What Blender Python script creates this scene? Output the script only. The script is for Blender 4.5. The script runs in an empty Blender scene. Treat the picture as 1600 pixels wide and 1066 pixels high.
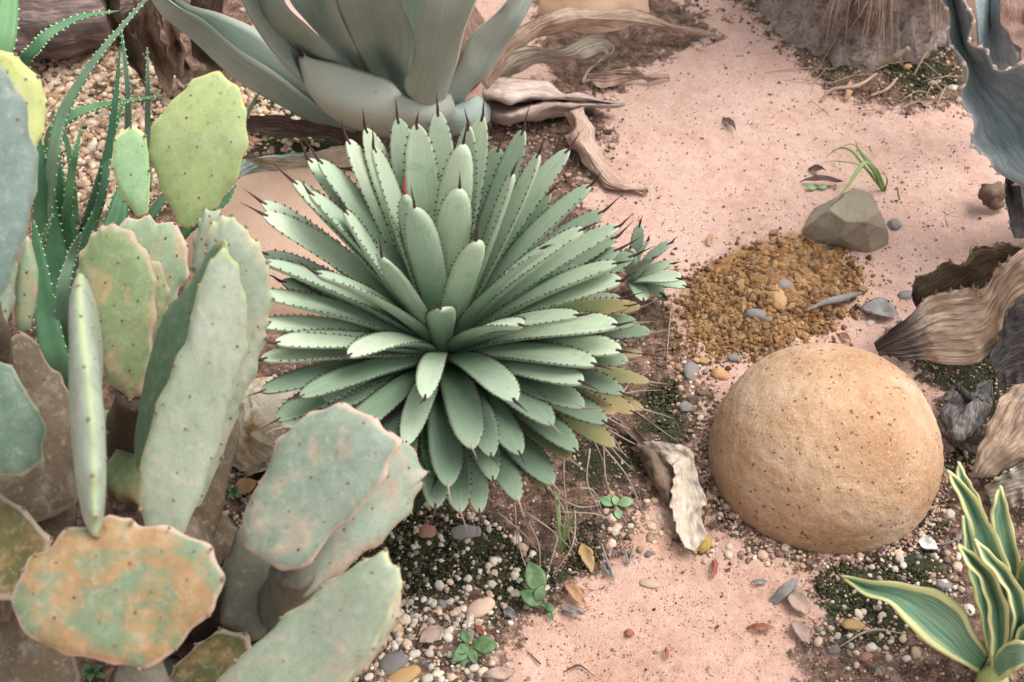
import bpy, bmesh, math, random
import numpy as np
from mathutils import Vector as V, noise as mn, Matrix

# ------------------------------------------------------------------ camera, sky, sun, exposure
S = bpy.context.scene
COL = S.collection
PITCH = math.radians(48)
CH = 1.55
FPX = 2222.2
cam = bpy.data.cameras.new("camera"); cam.lens = 50; cam.sensor_width = 36
cam.clip_start = 0.05; cam.clip_end = 400
cam.dof.use_dof = True; cam.dof.focus_distance = 1.95; cam.dof.aperture_fstop = 6.3
camo = bpy.data.objects.new("camera", cam); COL.objects.link(camo)
camo.location = (0, 0, CH); camo.rotation_euler = (math.radians(90) - PITCH, 0, 0)
S.camera = camo
SUN_EL, SUN_AZ = math.radians(62), math.radians(78)      # azimuth measured from +Y towards +X
W = bpy.data.worlds.new("World"); S.world = W; W.use_nodes = True
wn = W.node_tree.nodes; wl = W.node_tree.links
bg = wn['Background']; sky = wn.new('ShaderNodeTexSky'); sky.sky_type = 'NISHITA'; sky.sun_disc = False
sky.sun_elevation = SUN_EL; sky.sun_rotation = SUN_AZ; sky.dust_density = 4; sky.air_density = 1.0
hs = wn.new('ShaderNodeHueSaturation'); hs.inputs['Saturation'].default_value = 0.10
wl.new(sky.outputs[0], hs.inputs['Color']); wl.new(hs.outputs[0], bg.inputs['Color'])
bg.inputs['Strength'].default_value = 0.15
sl = bpy.data.lights.new("sun", 'SUN'); sl.energy = 1.15; sl.angle = math.radians(40); sl.color = (1.0, .93, .84)
so = bpy.data.objects.new("sun", sl); COL.objects.link(so)
sd = V((math.sin(SUN_AZ) * math.cos(SUN_EL), math.cos(SUN_AZ) * math.cos(SUN_EL), math.sin(SUN_EL)))
so.rotation_euler = sd.to_track_quat('Z', 'Y').to_euler()
so.location = (0, 2, 5)
S.view_settings.view_transform = 'Standard'; S.view_settings.look = 'None'; S.view_settings.gamma = 1
S.view_settings.exposure = 0.92
S.cycles.max_bounces = 6

# ------------------------------------------------------------------ geometry helpers
CP, SP_ = math.cos(PITCH), math.sin(PITCH)
FW = V((0, CP, -SP_)); UP = V((0, SP_, CP)); RT = V((1, 0, 0)); EYE = V((0, 0, CH))
ZU = V((0, 0, 1))
def ray(px, py): return FW + RT * ((px - 800) / FPX) - UP * ((py - 533) / FPX)
def G(px, py, z=0.0):
    r = ray(px, py); return EYE + r * ((z - CH) / r.z)
def D(px, py, d): return EYE + ray(px, py) * d
def depth(p): return (p - EYE).dot(FW)
MOUND = [(G(1235, 440), .075, .030), (G(1130, 485), .075, .014), (G(1210, 500), .06, .012)]
AGC = G(690, 640)                       # under the main agave
def hf(x, y):
    """ground height (works on floats and arrays)"""
    z = .0035 * np.sin(x * 23 + 1.7 * np.sin(y * 19)) * np.sin(y * 27 + 1.3 * np.sin(x * 15)) * .6 + .006 * np.sin(x * 3.1 + 1.2) * np.cos(y * 2.7) + .004 * np.sin(x * 7.3 + y * 5.1) + .002 * np.sin(x * 17 - y * 13 + 2)
    for c, s, h in MOUND: z = z + h * np.exp(-((x - c.x) ** 2 + (y - c.y) ** 2) / (2 * s * s))
    return z
def GG(px, py, dz=0.0):
    p = G(px, py, 0)
    for _ in range(3): p = G(px, py, float(hf(p.x, p.y)) + dz)
    return p

def link(o): COL.objects.link(o); return o
def wloc(o):
    l = V((0, 0, 0))
    while o: l = l + V(o.location); o = o.parent
    return l
def tag(o, label=None, cat=None, group=None, kind=None):
    if label: o['label'] = label
    if cat: o['category'] = cat
    if group: o['group'] = group
    if kind: o['kind'] = kind
    return o
def empty(name, loc, label, cat, group=None):
    o = bpy.data.objects.new(name, None); o.location = loc; o.empty_display_size = .05; link(o)
    return tag(o, label, cat, group)
class MB:
    def __init__(s): s.v = []; s.f = []; s.m = []; s.uv = {}; s.a = []
    def add(s, vs, fs, mi=0, uv=None, a=None):
        b = len(s.v); s.v += [V(p) for p in vs]; s.f += [tuple(i + b for i in f) for f in fs]; s.m += [mi] * len(fs)
        s.uv.update({b + i: t for i, t in enumerate(uv or [])})
        s.a += list(a) if a is not None else [0.0] * len(vs)
    def build(s, name, mats, parent=None, smooth=True, base=None):
        me = bpy.data.meshes.new(name)
        if parent is None:
            zs = min(p.z for p in s.v); c = sum(s.v, V()) / len(s.v)
            org = V((c.x, c.y, zs)) if base is None else V(base)
        else: org = wloc(parent)
        me.from_pydata([p - org for p in s.v], [], s.f)
        if not isinstance(mats, (list, tuple)): mats = [mats]
        for m in mats: me.materials.append(m)
        me.polygons.foreach_set('material_index', s.m)
        me.polygons.foreach_set('use_smooth', [smooth] * len(s.f))
        if s.uv:
            ul = me.uv_layers.new(name='UVMap')
            idx = np.empty(len(me.loops), dtype=np.int32); me.loops.foreach_get('vertex_index', idx)
            arr = np.array([s.uv.get(i, (0, 0)) for i in range(len(s.v))], dtype=np.float32)
            ul.data.foreach_set('uv', arr[idx].ravel())
        at = me.attributes.new('edge', 'FLOAT', 'POINT'); at.data.foreach_set('value', np.array(s.a, dtype=np.float32))
        me.update()
        o = bpy.data.objects.new(name, me); link(o)
        if parent is None: o.location = org
        else: o.parent = parent
        return o

def catmull(pts, n, closed=False):
    """resample list of Vectors to n points with a Catmull-Rom spline"""
    k = len(pts); out = []
    seg = k if closed else k - 1
    for i in range(n):
        t = i * seg / (n if closed else n - 1)
        j = min(int(t), seg - 1); f = t - j
        if closed: p0, p1, p2, p3 = [pts[(j + q) % k] for q in (-1, 0, 1, 2)]
        else:
            p1, p2 = pts[j], pts[j + 1]
            p0 = pts[j - 1] if j > 0 else p1 * 2 - p2
            p3 = pts[j + 2] if j + 2 < k else p2 * 2 - p1
        out.append(.5 * ((2 * p1) + (p2 - p0) * f + (2 * p0 - 5 * p1 + 4 * p2 - p3) * f * f + (3 * p1 - p0 - 3 * p2 + p3) * f ** 3))
    return out
def nz(p, s, seed=0): return mn.noise(V(p) * s + V((seed * 7.3, seed * 3.1, seed * 1.7)))
def fbm(p, s, seed=0, o=4): return mn.fractal(V(p) * s + V((seed * 7.3, seed * 3.1, seed * 1.7)), 1.0, 2.0, o)

def loft(mb, rows, nu=10, nv=24, thick=.004, taper=1.0, disp=0, dscale=20, seed=0, edge_wave=0, ewn=8, teeth=None, mi=0, tmi=1, ragged=0, ridge=0, rf=9):
    """surface lofted through rows of points, given a real thickness; optional marginal teeth"""
    K = len(rows[0])
    cols = [catmull([r[k] for r in rows], nv + 1) for k in range(K)]
    P = [catmull([cols[k][j] for k in range(K)], nu + 1) for j in range(nv + 1)]
    def nrm(j, i):
        a = P[min(j + 1, nv)][i] - P[max(j - 1, 0)][i]; b = P[j][min(i + 1, nu)] - P[j][max(i - 1, 0)]
        n = a.cross(b); return n.normalized() if n.length > 1e-12 else V((0, 0, 1))
    N = [[nrm(j, i) for i in range(nu + 1)] for j in range(nv + 1)]
    Q = [[P[j][i].copy() for i in range(nu + 1)] for j in range(nv + 1)]
    for j in range(nv + 1):
        for i in range(nu + 1):
            u = i / nu * 2 - 1; v = j / nv; d = 0
            if disp: d += disp * fbm(P[j][i], dscale, seed)
            if ridge: d += ridge * (mn.noise(V((u * rf + 1.2 * math.sin(v * 5 + seed), v * 2.2, seed))) + .5 * mn.noise(V((u * rf * 2.3 + math.sin(v * 7), v * 4, seed + 3))))
            if edge_wave: d += edge_wave * abs(u) ** 2 * math.sin(v * ewn * 6.28 + seed + (2 if u > 0 else 0)) * max(0.0, math.sin(v * 3.14159)) ** .5
            Q[j][i] = P[j][i] + N[j][i] * d
            if ragged and i in (0, nu):
                inn = P[j][1 if i == 0 else nu - 1] - P[j][i]
                Q[j][i] += inn * ragged * (1 + mn.noise(V((v * 31, seed + i, 0))) * 1.5)
    vs = []; uv = []; a = []; nr = 2 * nu
    for j in range(nv + 1):
        v = j / nv
        for i in list(range(nu + 1)):
            u = i / nu * 2 - 1
            t = thick * ((1 - u * u) ** .5 * .9 + .1) * (1 - (1 - taper) * v) * .5
            vs.append(Q[j][i] + N[j][i] * t); uv.append((i / nu, v)); a.append(abs(u))
        for i in range(nu - 1, 0, -1):
            u = i / nu * 2 - 1
            t = thick * ((1 - u * u) ** .5 * .9 + .1) * (1 - (1 - taper) * v) * .5
            vs.append(Q[j][i] - N[j][i] * t); uv.append((i / nu, v)); a.append(abs(u))
    fs = []
    for j in range(nv):
        for i in range(nr):
            fs.append((j * nr + i, j * nr + (i + 1) % nr, (j + 1) * nr + (i + 1) % nr, (j + 1) * nr + i))
    fs.append(tuple(range(nr - 1, -1, -1))); fs.append(tuple(nv * nr + i for i in range(nr)))
    mb.add(vs, fs, mi, uv, a)
    if teeth:
        n, size, wd = teeth
        rr = random.Random(seed + 5)
        for side in (0, nu):
            for k in range(n):
                f = (k + .5 + rr.uniform(-.2, .2)) / n * .94 + .03
                jf = f * nv; j = min(int(jf), nv - 1); ft = jf - j
                p = Q[j][side].lerp(Q[j + 1][side], ft)
                along = (Q[j + 1][side] - Q[j][side]).normalized()
                inn = Q[j][side] - Q[j][1 if side == 0 else nu - 1]
                if inn.length < 1e-9: continue
                out = inn.normalized(); n_ = N[j][side]; s_ = size * rr.uniform(.6, 1.2)
                tooth(mb, p - out * size * .15, along * wd * .5, n_ * wd * .3, out * s_ + along * s_ * rr.uniform(-.3, .4), tmi)
    return Q, N
def tooth(mb, p, a, b, tip, mi):
    mb.add([p - a, p + b, p + a, p - b, p + tip], [(0, 1, 4), (1, 2, 4), (2, 3, 4), (3, 0, 4)], mi, [(0, 0)] * 5)
def tube(mb, pts, rads, n=8, mi=0, ns=None, bump=0, bs=60, seed=0):
    m = ns or max(6, len(pts) * 5)
    P = catmull([V(p) for p in pts], m)
    R = np.interp(np.linspace(0, 1, m), np.linspace(0, 1, len(rads)), rads)
    vs = []; uv = []; ref = V((.31, .22, .93))
    for j in range(m):
        T = (P[min(j + 1, m - 1)] - P[max(j - 1, 0)]).normalized()
        x = T.cross(ref)
        if x.length < .05: x = T.cross(V((1, 0, 0)))
        x.normalize(); y = T.cross(x)
        for i in range(n):
            an = i / n * 6.2832; d = x * math.cos(an) + y * math.sin(an); r = R[j]
            if bump: r *= 1 + bump * fbm(P[j] + d * R[j], bs, seed)
            vs.append(P[j] + d * r); uv.append((i / n, j / m))
    fs = [(j * n + i, j * n + (i + 1) % n, (j + 1) * n + (i + 1) % n, (j + 1) * n + i) for j in range(m - 1) for i in range(n)]
    fs += [tuple(range(n - 1, -1, -1)), tuple((m - 1) * n + i for i in range(n))]
    mb.add(vs, fs, mi, uv)
def ico(sub):
    bm = bmesh.new(); bmesh.ops.create_icosphere(bm, subdivisions=sub, radius=1)
    vs = np.array([v.co[:] for v in bm.verts]); fs = [tuple(v.index for v in f.verts) for f in bm.faces]; bm.free(); return vs, fs
ICO = {k: ico(k) for k in (1, 2, 3, 4, 5, 6)}
def ball(mb, c, r, sub=1, mi=0):
    vs, fs = ICO[sub]; r = V(r) if hasattr(r, '__len__') else V((r, r, r))
    mb.add([V((c[0] + v[0] * r.x, c[1] + v[1] * r.y, c[2] + v[2] * r.z)) for v in vs], fs, mi, [(0, 0)] * len(vs))

# ------------------------------------------------------------------ material helpers
class NT:
    def __init__(s, name, rough=.6, spec=.3):
        s.m = bpy.data.materials.new(name); s.m.use_nodes = True; s.n = s.m.node_tree.nodes; s.l = s.m.node_tree.links
        s.p = s.n['Principled BSDF']; s.p.inputs['Roughness'].default_value = rough; s.p.inputs['Specular IOR Level'].default_value = spec
        s.tc = s.n.new('ShaderNodeTexCoord'); s.oi = s.n.new('ShaderNodeObjectInfo'); s.bh = None
        s.w = s.math('MULTIPLY', s.oi.outputs['Random'], 37.0)
        s.co = s.tc.outputs['Object']
    def set(s, inp, val):
        if hasattr(val, 'is_linked') or isinstance(val, bpy.types.NodeSocket): s.l.new(val, inp)
        elif isinstance(val, tuple) and len(val) == 3 and inp.type == 'RGBA': inp.default_value = (*val, 1)
        else: inp.default_value = val
    def math(s, op, a, b=0.0, clamp=False):
        n = s.n.new('ShaderNodeMath'); n.operation = op; n.use_clamp = clamp; s.set(n.inputs[0], a); s.set(n.inputs[1], b); return n.outputs[0]
    def noise(s, scale, detail=4, rough=.55, co=None, dist=0.0, rand=True):
        n = s.n.new('ShaderNodeTexNoise'); n.noise_dimensions = '4D' if rand else '3D'
        s.l.new(co or s.co, n.inputs['Vector']); n.inputs['Scale'].default_value = scale
        n.inputs['Detail'].default_value = detail; n.inputs['Roughness'].default_value = rough; n.inputs['Distortion'].default_value = dist
        if rand: s.l.new(s.w, n.inputs['W'])
        return n.outputs['Fac']
    def voro(s, scale, feat='F1', out='Distance', co=None):
        n = s.n.new('ShaderNodeTexVoronoi'); n.feature = feat; s.l.new(co or s.co, n.inputs['Vector']); n.inputs['Scale'].default_value = scale
        return n.outputs[out]
    def ramp(s, fac, stops, interp='LINEAR'):
        n = s.n.new('ShaderNodeValToRGB'); s.l.new(fac, n.inputs[0]); e = n.color_ramp; e.interpolation = interp
        while len(e.elements) < len(stops): e.elements.new(.5)
        for el, (p, c) in zip(e.elements, stops):
            el.position = p; el.color = (*c, 1) if hasattr(c, '__len__') else (c, c, c, 1)
        return n.outputs[0]
    def mix(s, fac, a, b, mode='MIX'):
        n = s.n.new('ShaderNodeMix'); n.data_type = 'RGBA'; n.blend_type = mode
        s.set(n.inputs[0], fac); s.set(n.inputs[6], a); s.set(n.inputs[7], b); return n.outputs[2]
    def attr(s, name, out='Fac'):
        n = s.n.new('ShaderNodeAttribute'); n.attribute_name = name; return n.outputs[out]
    def uv(s):
        n = s.n.new('ShaderNodeSeparateXYZ'); s.l.new(s.tc.outputs['UV'], n.inputs[0]); return n.outputs[0], n.outputs[1]
    def stretch(s, sx, sy, sz=1.0, co=None):
        n = s.n.new('ShaderNodeMapping'); s.l.new(co or s.tc.outputs['UV'], n.inputs[0]); n.inputs['Scale'].default_value = (sx, sy, sz); return n.outputs[0]
    def bump(s, h, strength=.3, dist=.002):
        n = s.n.new('ShaderNodeBump'); n.inputs['Strength'].default_value = strength; n.inputs['Distance'].default_value = dist
        s.l.new(h, n.inputs['Height'])
        if s.bh: s.l.new(s.bh, n.inputs['Normal'])
        s.bh = n.outputs[0]; s.l.new(s.bh, s.p.inputs['Normal'])
    def col(s, c): s.set(s.p.inputs['Base Color'], c); return s.m
def jitter(t, c, hv=.18, hue=.02):
    n = t.n.new('ShaderNodeHueSaturation'); t.l.new(c, n.inputs['Color'])
    t.l.new(t.math('ADD', t.math('MULTIPLY', t.oi.outputs['Random'], hv), 1 - hv / 2), n.inputs['Value'])
    t.l.new(t.math('ADD', t.math('MULTIPLY', t.oi.outputs['Random'], -hue * 2), .5 + hue), n.inputs['Hue'])
    return n.outputs[0]

def m_ground():
    t = NT('ground_sand', .95, .1)
    a = t.n.new('ShaderNodeVertexColor'); a.layer_name = 'zone'
    sp = t.n.new('ShaderNodeSeparateColor'); t.l.new(a.outputs[0], sp.inputs[0])
    soil, moss, clay = sp.outputs[0], sp.outputs[1], sp.outputs[2]
    big = t.noise(9, 5, rand=False); mid = t.noise(60, 6, .65, rand=False); fine = t.noise(420, 3, .7, rand=False); tiny = t.noise(900, 2, .7, rand=False)
    sand = t.ramp(big, [(.32, (.43, .265, .210)), (.5, (.50, .325, .268)), (.68, (.54, .375, .32))])
    sy = t.n.new('ShaderNodeSeparateXYZ'); t.l.new(t.co, sy.inputs[0])
    fy = t.math('SUBTRACT', 1.75, t.math('ADD', sy.outputs[1], t.math('MULTIPLY', big, .6)), True)
    sand = t.mix(t.math('MULTIPLY', fy, 1.3, True), sand, t.mix(1.0, sand, (.90, .80, .70), 'MULTIPLY'))
    sand = t.mix(t.ramp(mid, [(.38, 0.0), (.62, 1.0)]), sand, t.mix(.5, sand, (.60, .42, .35)))
    sand = t.mix(t.ramp(fine, [(.33, .8), (.45, 0.0)]), sand, (.26, .14, .095))
    sand = t.mix(t.ramp(tiny, [(.6, 0.0), (.7, .6)]), sand, (.70, .56, .49))
    # dark grains
    vd = t.voro(170); sand = t.mix(t.ramp(t.math('ADD', vd, t.math('MULTIPLY', mid, .5)), [(.29, .6), (.34, 0.0)]), sand, (.13, .07, .05))
    dirt = t.ramp(mid, [(.36, (.045, .028, .022)), (.5, (.14, .085, .062)), (.64, (.33, .20, .15))])
    dirt = t.mix(t.ramp(fine, [(.4, .7), (.55, 0.0)]), dirt, (.03, .022, .018))
    dirt = t.mix(t.ramp(tiny, [(.58, 0.0), (.68, .75)]), dirt, (.50, .36, .28))
    mossc = t.ramp(fine, [(.3, (.008, .010, .006)), (.5, (.028, .032, .018)), (.7, (.075, .082, .035))])
    mossc = t.mix(t.ramp(tiny, [(.6, 0.0), (.7, .5)]), mossc, (.28, .21, .16))
    clayc = t.ramp(mid, [(.3, (.14, .07, .03)), (.5, (.28, .15, .06)), (.7, (.38, .23, .11))])
    def zone(m, lo=.35, hi=.65, amp=1.6):
        f = t.math('ADD', m, t.math('MULTIPLY', t.math('SUBTRACT', t.noise(38, 8, .75, rand=False), .5), amp))
        return t.ramp(f, [(lo, 0.0), (hi, 1.0)])
    c = t.mix(zone(soil, .42, .58, 2.2), sand, dirt)
    c = t.mix(zone(clay, .38, .6, .8), c, clayc)
    c = t.mix(zone(moss, .42, .55, 1.6), c, mossc)
    t.bump(mid, .6, .006); t.bump(fine, .55, .0022); t.bump(tiny, .35, .001)
    return t.col(c)
def m_stone(name, stops, pit=None, scale=14, rough=.85, bump=.5, speck=None, bscale=90):
    t = NT(name, rough, .2)
    n1 = t.noise(scale, 8, .68); n2 = t.noise(bscale, 5, .65); n3 = t.noise(bscale * 5, 3, .6)
    c = t.ramp(n1, stops)
    c = t.mix(t.ramp(n3, [(.35, .35), (.5, 0.0)]), c, t.mix(1.0, c, (.5, .45, .42), 'MULTIPLY'))
    if speck: c = t.mix(t.ramp(n3, [(.6, 0.0), (.72, .7)]), c, speck)
    t.bump(n2, bump * .7, .005); t.bump(n3, bump * .8, .002)
    if pit:
        ad = t.n.new('ShaderNodeVectorMath'); ad.operation = 'MULTIPLY_ADD'
        nv = t.n.new('ShaderNodeTexNoise'); nv.inputs['Scale'].default_value = 130; t.l.new(t.co, nv.inputs['Vector'])
        t.l.new(nv.outputs['Color'], ad.inputs[0]); ad.inputs[1].default_value = (.009, .009, .009); t.l.new(t.co, ad.inputs[2])
        w = t.math('ADD', t.voro(pit, co=ad.outputs[0]), t.math('MULTIPLY', t.noise(22, 3), .5))
        pm = t.ramp(w, [(.33, .7), (.41, 0.0)])
        c = t.mix(pm, c, (.16, .075, .03))
        t.bump(t.math('SUBTRACT', 1.0, pm), .9, .004)
    return t.col(jitter(t, c, .45, .01) if 'pebble' in name else c)
def m_plain(name, stops, scale=30, rough=.7, bump=.3, bs=120, spec=.25, dist=.002):
    t = NT(name, rough, spec); n = t.noise(scale, 5, .6)
    c = jitter(t, t.ramp(n, stops)); t.bump(t.noise(bs, 4, .6), bump, dist); return t.col(c)
def m_agave():
    t = NT('agave_leaf', .5, .35)
    u, v = t.uv()
    n1 = t.noise(22, 5, .6); n2 = t.noise(160, 4, .6)
    st = t.noise(5, 4, .6, co=t.stretch(9, 1.2))
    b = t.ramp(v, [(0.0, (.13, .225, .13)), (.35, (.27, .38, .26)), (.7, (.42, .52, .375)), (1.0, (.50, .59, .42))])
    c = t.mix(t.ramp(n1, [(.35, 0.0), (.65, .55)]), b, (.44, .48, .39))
    c = t.mix(t.ramp(st, [(.35, .35), (.6, 0.0)]), c, (.10, .24, .13))
    w = t.attr('yel'); yc = t.ramp(n1, [(.35, (.33, .33, .07)), (.55, (.50, .42, .12)), (.7, (.42, .22, .10))])
    e = t.attr('edge'); c = t.mix(t.ramp(e, [(.955, 0.0), (.985, .7)]), c, (.40, .36, .25))
    c = t.mix(t.ramp(n2, [(.62, 0.0), (.74, .35)]), c, (.50, .52, .45))
    n5 = t.noise(48, 7, .72, dist=.6); c = t.mix(t.ramp(n5, [(.50, 0.0), (.66, .45)]), c, (.50, .52, .42)); c = t.mix(t.ramp(n5, [(.33, .4), (.45, 0.0)]), c, (.15, .25, .15))
    c = jitter(t, c, .3, .02)
    t.bump(st, .12, .004); t.bump(n2, .12, .001); t.p.inputs['Roughness'].default_value = .52
    return t.col(c)
def m_agave_var(name, stops, edgec, rough=.5):
    t = NT(name, rough, .35); u, v = t.uv(); n1 = t.noise(25, 5, .6); st = t.noise(5, 4, .6, co=t.stretch(9, 1.2))
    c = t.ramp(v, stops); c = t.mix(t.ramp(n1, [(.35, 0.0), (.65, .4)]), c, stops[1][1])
    c = t.mix(t.ramp(st, [(.35, .4), (.6, 0.0)]), c, stops[0][1])
    c = t.mix(t.ramp(t.attr('edge'), [(.95, 0.0), (.985, .7)]), c, edgec)
    t.bump(st, .15, .004); return t.col(jitter(t, c, .25))
def m_pad(name, g1, g2, blot, amt, rim, rimw=.88, rough=.55):
    t = NT(name, rough, .3)
    n1 = t.noise(11, 5, .6, dist=.6); n2 = t.noise(45, 6, .7); n3 = t.noise(260, 4, .65); n4 = t.noise(16, 6, .68, dist=.8)
    c = t.mix(t.ramp(n1, [(.3, 0.0), (.7, 1.0)]), g1, g2)
    c = t.mix(t.ramp(t.math('ADD', t.math('MULTIPLY', n4, .7), t.math('MULTIPLY', n2, .3)), [(.61 - amt * .28, 0.0), ((.66 if amt > .3 else .70) - amt * .24, .8 if amt > .45 else .6)]), c, blot)
    stk = t.noise(4, 6, .7, co=t.stretch(11, 11, 2.2, co=t.co), dist=.4)
    c = t.mix(t.ramp(stk, [(.40, .5), (.56, 0.0)]), c, t.mix(1.0, c, (.72, .74, .68), 'MULTIPLY'))
    c = t.mix(t.ramp(stk, [(.54, 0.0), (.68, .18)]), c, (.46, .45, .38))
    c = t.mix(t.ramp(n3, [(.62, 0.0), (.72, .5)]), c, t.mix(.5, blot, (.6, .5, .4)))
    c = t.mix(t.ramp(n3, [(.30, .35), (.42, 0.0)]), c, (.05, .08, .045))
    n6 = t.noise(90, 7, .75, dist=.5)
    c = t.mix(t.ramp(n6, [(.36, .45), (.46, 0.0)]), c, t.mix(1.0, c, (.6, .62, .52), 'MULTIPLY')); c = t.mix(t.ramp(n6, [(.54, 0.0), (.64, .35)]), c, t.mix(.5, blot, (.55, .5, .42)))
    e = t.math('ADD', t.attr('edge'), t.math('MULTIPLY', t.math('SUBTRACT', n2, .5), .14))
    c = t.mix(t.ramp(e, [(rimw, 0.0), (min(rimw + .08, .995), .9)]), c, rim)
    t.bump(n2, .25, .003); t.bump(n3, .2, .001)
    return t.col(c)
def m_blue():
    t = NT('blue_grey_leaf', .6, .25); u, v = t.uv(); n1 = t.noise(9, 7, .65, dist=.6); n2 = t.noise(110, 6, .7); st = t.noise(3, 5, .6, co=t.stretch(8, 1.2), dist=.8)
    c = t.ramp(t.math('ADD', t.math('MULTIPLY', n1, .5), t.math('MULTIPLY', st, .5)), [(.38, (.14, .185, .205)), (.5, (.235, .285, .30)), (.62, (.38, .41, .42))])
    c = t.mix(t.ramp(n2, [(.56, 0.0), (.68, .5)]), c, (.52, .50, .47)); c = t.mix(t.ramp(n2, [(.32, .5), (.44, 0.0)]), c, (.08, .10, .11))
    c = t.mix(t.ramp(t.attr('edge'), [(.93, 0.0), (.98, .8)]), c, (.50, .45, .40)); t.bump(st, .35, .008); t.bump(n1, .8, .014); t.bump(n2, .3, .002); return t.col(c)
def m_bigleaf(name='large_agave_leaf', d=0):
    t = NT(name, .55, .3); u, v = t.uv()
    n1 = t.noise(6, 4, .5); n2 = t.noise(200, 4, .6); st = t.noise(3, 3, .5, co=t.stretch(7, .8))
    c = t.ramp(n1, [(.3, (.42, .47, .40)), (.5, (.50, .53, .46)), (.7, (.56, .58, .51))] if d else [(.3, (.30, .38, .33)), (.5, (.38, .455, .40)), (.7, (.46, .52, .46))])
    c = t.mix(t.ramp(st, [(.4, .5), (.65, 0.0)]), c, (.42, .46, .40) if d else (.27, .35, .305))
    c = t.mix(t.ramp(t.noise(24, 8, .78, dist=.7), [(.54, 0.0), (.68, .5)]), c, (.42, .36, .29)); c = t.mix(t.ramp(t.noise(70, 8, .8), [(.32, .5), (.44, 0.0)]), c, (.17, .20, .17))
    c = t.mix(t.ramp(n2, [(.64, 0.0), (.74, .25)]), c, (.45, .42, .36))
    c = t.mix(t.ramp(t.attr('edge'), [(.93, 0.0), (.975, .85)]), c, (.42, .40, .34))
    t.bump(st, .15, .005); t.bump(n2, .1, .001)
    return t.col(jitter(t, c, .15))
def m_dead(name, stops, grain=14, rough=.8, dark=(.05, .03, .02), bump=.7, soot=0):
    t = NT(name, rough, .2)
    fib = t.noise(4, 6, .65, co=t.stretch(grain, 1.6), dist=1.2); fine = t.noise(4, 5, .6, co=t.stretch(grain * 5, 1.5), dist=1.0); n1 = t.noise(18, 5, .6)
    f_ = t.math('ADD', t.math('MULTIPLY', fib, .65), t.math('MULTIPLY', n1, .35))
    c = t.ramp(t.math('ADD', t.math('MULTIPLY', t.math('SUBTRACT', f_, .5), 1.9), .5), stops)
    c = t.mix(t.ramp(fine, [(.38, .5), (.49, 0.0)]), c, dark)
    if soot:
        u, v = t.uv(); sm = t.math('ADD', v, t.math('MULTIPLY', t.math('SUBTRACT', t.noise(30, 6, .7), .5), .5))
        c = t.mix(t.ramp(sm, [(soot * .6, .9), (soot, 0.0)]), c, t.ramp(fine, [(.4, (.02, .018, .018)), (.6, (.14, .12, .115))]))
    t.bump(fib, bump, .006); t.bump(fine, bump * .7, .002)
    return t.col(jitter(t, c, .2))
def m_varieg():
    t = NT('variegated_leaf', .42, .4)
    n1 = t.noise(20, 4, .5); st = t.noise(6, 3, .5, co=t.stretch(14, .6))
    g = t.ramp(st, [(.35, (.06, .145, .09)), (.5, (.14, .27, .17)), (.62, (.30, .42, .26))])
    e = t.math('ADD', t.attr('edge'), t.math('MULTIPLY', t.math('SUBTRACT', st, .5), .35))
    c = t.mix(t.ramp(e, [(.68, 0.0), (.73, 1.0)]), g, t.ramp(n1, [(.3, (.50, .48, .20)), (.7, (.62, .61, .33))]))
    c = t.mix(t.ramp(t.attr('edge'), [(.97, 0.0), (.99, .6)]), c, (.45, .35, .2))
    t.bump(st, .2, .003); return t.col(c)
def m_bark():
    t = NT('furrowed_bark', .9, .15)
    a = t.noise(4, 7, .7, co=t.stretch(7, 7, 2.0, co=t.co), dist=1.0); b = t.noise(4, 6, .7, co=t.stretch(9, 9, 34, co=t.co), dist=.8); n = t.noise(140, 4, .6)
    h = t.math('ADD', t.math('MULTIPLY', a, .6), t.math('MULTIPLY', b, .4))
    c = t.ramp(h, [(.36, (.07, .05, .045)), (.44, (.22, .165, .145)), (.52, (.38, .30, .265)), (.64, (.48, .40, .36))])
    c = t.mix(t.ramp(n, [(.35, .5), (.5, 0.0)]), c, (.09, .06, .05))
    t.bump(h, 1.0, .02); t.bump(n, .5, .003); return t.col(c)
def m_vcol(name, rough=.8, bump=.35, bs=400):
    t = NT(name, rough, .25); a = t.n.new('ShaderNodeVertexColor'); a.layer_name = 'tint'
    n = t.noise(bs, 3, .6, rand=False)
    c = t.mix(t.ramp(n, [(.35, .4), (.6, 0.0)]), a.outputs[0], t.mix(1.0, a.outputs[0], (.55, .5, .45), 'MULTIPLY'))
    t.bump(n, bump, .001); return t.col(c)

M = {}
M['ground'] = m_ground()
M['boulder'] = m_stone('tan_boulder_stone', [(.36, (.37, .215, .12)), (.5, (.47, .30, .185)), (.62, (.57, .41, .295))], pit=85, scale=7, speck=(.66, .52, .38), bump=.9, bscale=60)
M['pinkrock'] = m_stone('pink_rock', [(.3, (.50, .32, .23)), (.6, (.60, .41, .31))], scale=8, bump=.3)
M['orangerock'] = m_stone('orange_rock', [(.3, (.42, .25, .16)), (.5, (.52, .34, .23)), (.7, (.56, .40, .30))], scale=10, bump=.4)
M['ivory'] = m_stone('ivory_rock', [(.34, (.36, .19, .09)), (.43, (.55, .36, .20)), (.49, (.62, .53, .40)), (.65, (.70, .63, .50))], scale=14, bump=1.0, bscale=60)
M['greyrock'] = m_stone('grey_brown_rock', [(.3, (.20, .165, .12)), (.5, (.29, .245, .185)), (.7, (.36, .31, .24))], scale=9, bump=.5)
M['slate'] = m_stone('slate_pebble', [(.3, (.13, .12, .115)), (.7, (.27, .25, .235))], scale=30, bump=.3)
M['whitepeb'] = m_stone('white_pebble', [(.3, (.42, .35, .28)), (.7, (.66, .59, .50))], scale=60, bump=.3, rough=.6)
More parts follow.
